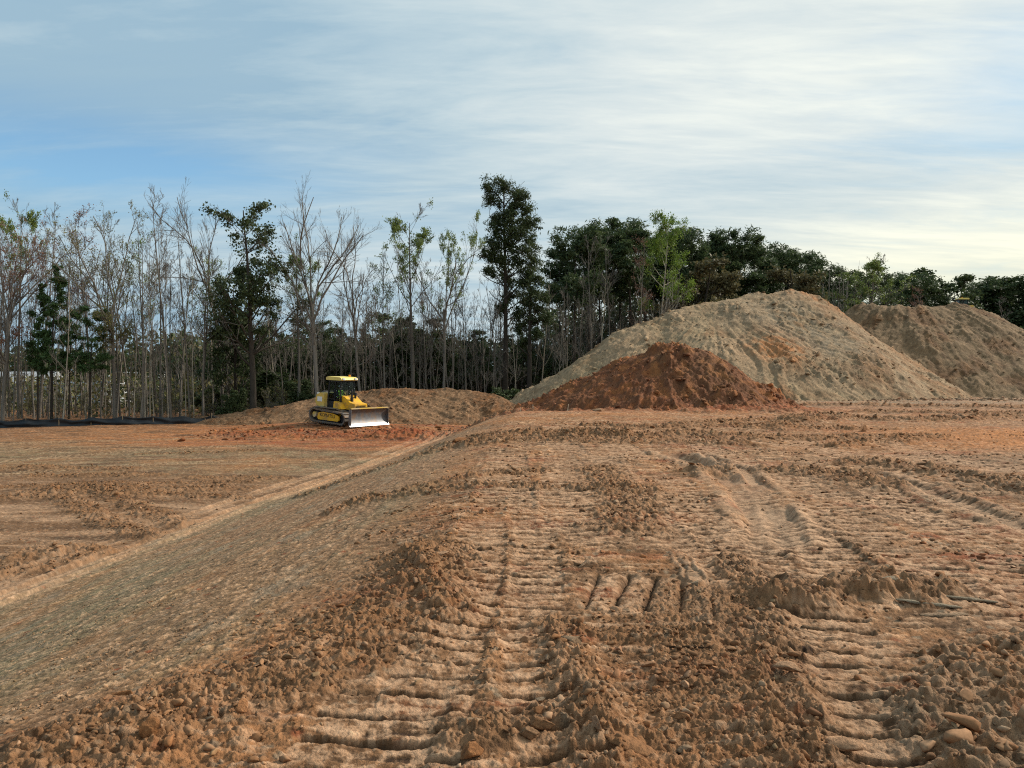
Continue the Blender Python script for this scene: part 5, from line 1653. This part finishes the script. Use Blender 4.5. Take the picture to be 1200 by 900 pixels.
def make_person():
    """seated operator, one skinned body"""
    verts = [(0, 0, 0), (0.0, 0, 0.22), (0.0, 0, 0.42), (0.0, 0, 0.54), (0.02, 0, 0.66), (0.03, 0, 0.76),
             (0.0, 0.19, 0.46), (0.10, 0.27, 0.24), (0.32, 0.30, 0.16), (0.40, 0.30, 0.18),
             (0.0, -0.19, 0.46), (0.10, -0.27, 0.24), (0.32, -0.30, 0.16), (0.40, -0.30, 0.18),
             (0.04, 0.10, -0.02), (0.44, 0.14, 0.02), (0.52, 0.15, -0.40), (0.64, 0.15, -0.46),
             (0.04, -0.10, -0.02), (0.44, -0.14, 0.02), (0.52, -0.15, -0.40), (0.64, -0.15, -0.46)]
    edges = [(0, 1), (1, 2), (2, 3), (3, 4), (4, 5), (2, 6), (6, 7), (7, 8), (8, 9), (2, 10), (10, 11), (11, 12), (12, 13),
             (0, 14), (14, 15), (15, 16), (16, 17), (0, 18), (18, 19), (19, 20), (20, 21)]
    rad = [0.15, 0.14, 0.16, 0.06, 0.10, 0.08, 0.07, 0.05, 0.036, 0.045, 0.07, 0.05, 0.036, 0.045, 0.10, 0.075, 0.055, 0.05, 0.10, 0.075, 0.055, 0.05]
    me = bpy.data.meshes.new('person'); me.from_pydata(verts, edges, [])
    o = bpy.data.objects.new('person', me); col.objects.link(o)
    m = o.modifiers.new('skin', 'SKIN'); m.use_smooth_shade = True
    for i, r in enumerate(rad): me.skin_vertices[0].data[i].radius = (r, r)
    me.skin_vertices[0].data[0].use_root = True
    o.modifiers.new('sub', 'SUBSURF').levels = 2
    dg = bpy.context.evaluated_depsgraph_get(); dg.update()
    m2 = bpy.data.meshes.new_from_object(o.evaluated_get(dg))
    bpy.data.objects.remove(o)
    m2.materials.clear()
    for mt in (SKIN, VEST, CLOTH): m2.materials.append(mt)
    for p in m2.polygons:
        c = p.center
        p.use_smooth = True
        p.material_index = 0 if (c.z > 0.56 or c.x > 0.33 and abs(c.y) > 0.22) else (1 if (c.z > 0.06 and abs(c.y) < 0.2) else 2)
    o = bpy.data.objects.new('person', m2); col.objects.link(o)
    MB().cyl((0.02, 0, 0.74), (0.02, 0, 0.84), 0.125, 16, 0.09).cyl((0.05, 0, 0.735), (0.05, 0, 0.75), 0.15, 16).build('hard_hat', WHITE_P, o)
    return o


doz = make_dozer()
DX, DY = -10.6, 48.0
def heap_or_ground(x, y):
    z = tz(x, y)
    zz = heap_h('low', np.array([x], float), np.array([y], float))[0][0]
    return max(z, float(zz))
hd = -R(90 - 13 - 40)                       # facing the camera, turned to the right of it
fx, fy = math.cos(hd), math.sin(hd)
zr = heap_or_ground(DX - fx * 1.4, DY - fy * 1.4); zf = heap_or_ground(DX + fx * 1.4, DY + fy * 1.4)
zr = min(zr, -1.05); zf = max(zf, -1.45)
doz.location = (DX, DY, (zr + zf) / 2 + 0.03)
doz.rotation_euler = (0, math.atan2(zr - zf, 2.8), hd)
tag(doz, 'yellow bulldozer with a wide silver blade standing before the long low mound', 'bulldozer')
op = make_person()
op.matrix_world = doz.matrix_basis @ Matrix.Translation((-0.42, 0, 1.47))
tag(op, 'person in a lime vest and white hard hat seated in the bulldozer cab', 'person')

# a second machine working behind the crest of the brown mound; only its roof shows
d2 = copy_tree(doz)
px2, py2, pz2 = at(1124, 349.2, 108)
d2.location = (px2, py2, pz2 - 2.90)
d2.rotation_euler = (0, 0, R(175))
tag(d2, 'yellow machine whose roof alone peeps over the brown mound', 'bulldozer')

# ------------------------------------------------------------------ silt fence
def silt_fence():
    root = empty('silt_fence', (-40, 50, PAD))
    M = simple_mat('black_fabric', (0.012, 0.016, 0.020), 0.5, 0, 0.3, 3, 0.01, 0.35)
    WOOD = simple_mat('stake_wood', (0.30, 0.22, 0.13), 0.9)
    rs = np.random.RandomState(9)
    pts = np.array([(-62.0, 52.0), (-45, 50.0), (-33, 49.5), (-26, 51.8), (-21.4, 54.6), (-19.6, 56.5)])
    seg = np.diff(pts, axis=0); L = np.hypot(*seg.T); cum = np.concatenate([[0], np.cumsum(L)])
    def pt(s):
        i = min(max(np.searchsorted(cum, s) - 1, 0), len(L) - 1); u = (s - cum[i]) / L[i]
        return pts[i] + seg[i] * u, seg[i] / L[i]
    V, F = [], []
    n = int(cum[-1] / 0.12); rows = 9
    sag = 0
    gap = 1.9
    for k in range(n + 1):
        s = k * cum[-1] / n; p, t = pt(s)
        nn = np.array([-t[1], t[0]])
        ph = (s % gap) / gap
        g = tz(p[0], p[1])
        hgt = 0.62 - 0.16 * math.sin(math.pi * ph) * (0.6 + 0.8 * rnd(np.array([int(s / gap)]), np.array([3]), 5)[0]) + 0.05 * float(vnoise(np.array([s * 0.7]), np.array([0.0]), 3)[0])
        for j in range(rows):
            v = j / (rows - 1)
            off = 0.09 * math.sin(v * 6 + s * 1.3) * v * (1 - v) * 3 + 0.14 * float(vnoise(np.array([s * 1.4]), np.array([v * 2.0]), 8)[0]) + 0.10 * math.sin(math.pi * ph) * v
            q = p + nn * off
            V.append((q[0] + 40, q[1] - 50, g - PAD - 0.05 + v * hgt))
    for k in range(n):
        for j in range(rows - 1):
            a = k * rows + j
            F.append((a, a + rows, a + rows + 1, a + 1))
    fab = mesh_np('fabric', V, F, mat=M, parent=root, smooth=True)
    so = fab.modifiers.new('thick', 'SOLIDIFY'); so.thickness = 0.006
    s = 0.0
    while s < cum[-1]:
        p, t = pt(s); g = tz(p[0], p[1])
        nn = np.array([-t[1], t[0]]) * 0.05
        MB().box((p[0] + nn[0] + 40, p[1] + nn[1] - 50, g - PAD + 0.30), (0.035, 0.035, 0.85)).build('stake', WOOD, root)
        s += gap
    tag(root, 'low sagging black silt fence along the edge of the wood', 'fence')


silt_fence()

# ------------------------------------------------------------------ what shows through the trees at left
def shed():
    x, y = -64.5, 112.0
    root = empty('storage_building', (x, y, -2.3), R(-4))
    WALL = simple_mat('pale_metal_wall', (0.42, 0.44, 0.45), 0.6, 0, 0.05, 1)
    ROOFM = simple_mat('grey_metal_roof', (0.42, 0.44, 0.46), 0.5)
    w = MB().box((0, 0, 1.3), (14.5, 7, 2.6))
    for i in range(48): w.box((-7.1 + i * 0.302, -3.51, 1.3), (0.05, 0.04, 2.58))
    w.build('wall', WALL, root)
    MB().prism([(-7.6, 2.6), (7.6, 2.6), (7.6, 2.72), (-7.6, 2.72)], -3.9, 3.9).prism([(-7.6, 2.72), (7.6, 2.72), (7.6, 3.0), (-7.6, 3.0)], -0.6, 0.6).build('roof', ROOFM, root)
    for i in range(4):
        MB().box((-5.2 + i * 3.4, -3.55, 1.15), (2.2, 0.06, 2.3)).build('door', simple_mat('grey_door', (0.34, 0.37, 0.40), 0.6), root)
    for i in range(3):
        MB().box((-3.5 + i * 3.4, -3.55, 2.2), (0.8, 0.05, 0.6)).build('window', DGLASS, root)
    tag(root, 'long pale grey storage building seen through the trees beyond the silt fence', 'building')


def house(x, y, z, w, d, h, rz, wallc, roofc, label):
    root = empty('house', (x, y, z), rz)
    MB().box((0, 0, h / 2), (w, d, h)).build('wall', simple_mat('house_wall', wallc, 0.8), root)
    mb = MB()
    prof = [(-w / 2 - 0.3, h), (w / 2 + 0.3, h), (w / 2 + 0.3, h + 0.15), (-w / 2 - 0.3, h + 0.15)]
    bm = mb.bm
    A = [bm.verts.new(p) for p in ((-w / 2 - .3, -d / 2 - .4, h), (w / 2 + .3, -d / 2 - .4, h), (w / 2 + .3, 0, h + d * 0.3), (-w / 2 - .3, 0, h + d * 0.3), (-w / 2 - .3, d / 2 + .4, h), (w / 2 + .3, d / 2 + .4, h))]
    for f in ((0, 1, 2, 3), (3, 2, 5, 4), (0, 3, 4), (1, 5, 2), (0, 4, 5, 1)): bm.faces.new([A[i] for i in f])
    mb.build('roof', simple_mat('house_roof', roofc, 0.7), root)
    for i in range(4):
        wx = -w / 2 + (i + 0.7) * w / 4.4
        f = MB().box((wx, -d / 2 - 0.02, h * 0.55), (1.2, 0.06, 1.3)).build('window', WHITE_P, root)
        MB().box((wx, -d / 2 - 0.055, h * 0.55), (1.0, 0.02, 1.1)).build('pane', DGLASS, f)
    tag(root, label, 'house')


shed()
house(-101, 158, -2.6, 13, 8, 2.6, R(6), (0.5, 0.5, 0.49), (0.40, 0.41, 0.42), 'white house with a pale roof glimpsed between trunks beside the young pines')
house(-78, 160, -2.6, 11, 8, 2.6, R(-4), (0.66, 0.62, 0.55), (0.58, 0.58, 0.56), 'tan house with a light roof glimpsed under the olive budding tree')
house(-13, 124, -2.6, 13, 8, 2.4, R(5), (0.68, 0.70, 0.72), (0.45, 0.46, 0.48), 'pale building glimpsed low between trunks behind the long low mound')


def car(x, y, z, rz, mat, label, van=False):
    root = empty('parked_car', (x, y, z), rz)
    if van:
        prof = [(-2.4, 0.35), (-2.45, 1.9), (-2.3, 2.1), (1.2, 2.1), (1.7, 1.5), (2.4, 1.2), (2.5, 0.4), (2.3, 0.3), (-2.2, 0.3)]
    else:
        prof = [(-2.2, 0.4), (-2.2, 0.9), (-1.9, 1.02), (-1.5, 1.42), (0.2, 1.45), (0.95, 1.0), (2.0, 0.86), (2.2, 0.6), (2.15, 0.3), (-2.1, 0.3)]
    MB().prism(prof, -0.88, 0.88).build('body', mat, root)
    for s in (-1, 1):
        if van:
            MB().prism([(0.4, 1.45), (0.4, 1.95), (1.1, 1.95), (1.55, 1.45)], s * 0.885 - 0.01, s * 0.885 + 0.01).build('window', DGLASS, root)
        else:
            MB().prism([(-1.45, 1.02), (-1.25, 1.36), (0.12, 1.38), (0.70, 1.02)], s * 0.885 - 0.01, s * 0.885 + 0.01).build('window', DGLASS, root)
    for xx in (-1.35, 1.35):
        for s in (-1, 1):
            wh = MB().cyl((xx, s * 0.72, 0.32), (xx, s * 0.92, 0.32), 0.33, 18).build('wheel', BLACK_P, root)
            MB().cyl((xx, s * 0.90, 0.32), (xx, s * 0.93, 0.32), 0.19, 14).build('rim', BLADE_M, wh)
    tag(root, label, 'van' if van else 'car')


car(-33.4, 110, -2.55, R(8), WHITE_P, 'white car parked beyond the wood left of the dark evergreen')
car(-38.8, 112, -2.55, R(-6), WHITE_P, 'white van parked beyond the wood near the white car', True)
car(-29.2, 104, -2.3, R(12), RED_P, 'red car parked beyond the wood behind the low mound end')
car(-26.6, 104, -2.2, R(80), WHITE_P, 'small white vehicle standing just right of the red car', True)


def stakes():
    W = simple_mat('survey_wood', (0.62, 0.52, 0.36), 0.8)
    for px, py, Y, h, ln, lab in ((665, 478, 36.2, 0.36, 0.15, 'thin pale survey stake leaning at the left foot of the red heap'), (625, 475, 38.5, 0.24, -0.1, 'small pale stake in the red berm left of the red heap'), (610, 489, 36.0, 0.26, 0.05, 'short pale stake in front of the red berm')):
        x, y, _z = at(px, py, Y)
        g = max(tz(x, y), float(heap_h('red', np.array([x], float), np.array([y], float))[0][0]))
        o = MB().box((0, 0, h / 2), (0.035, 0.02, h), taper=(0.8, 0.8)).box((0, 0, h * 0.9), (0.037, 0.022, 0.06)).build('stake', W)
        o.location = (x, y, g - 0.04); o.rotation_euler = (0, ln, 0)
        tag(o, lab, 'stake', kind='thing')


stakes()
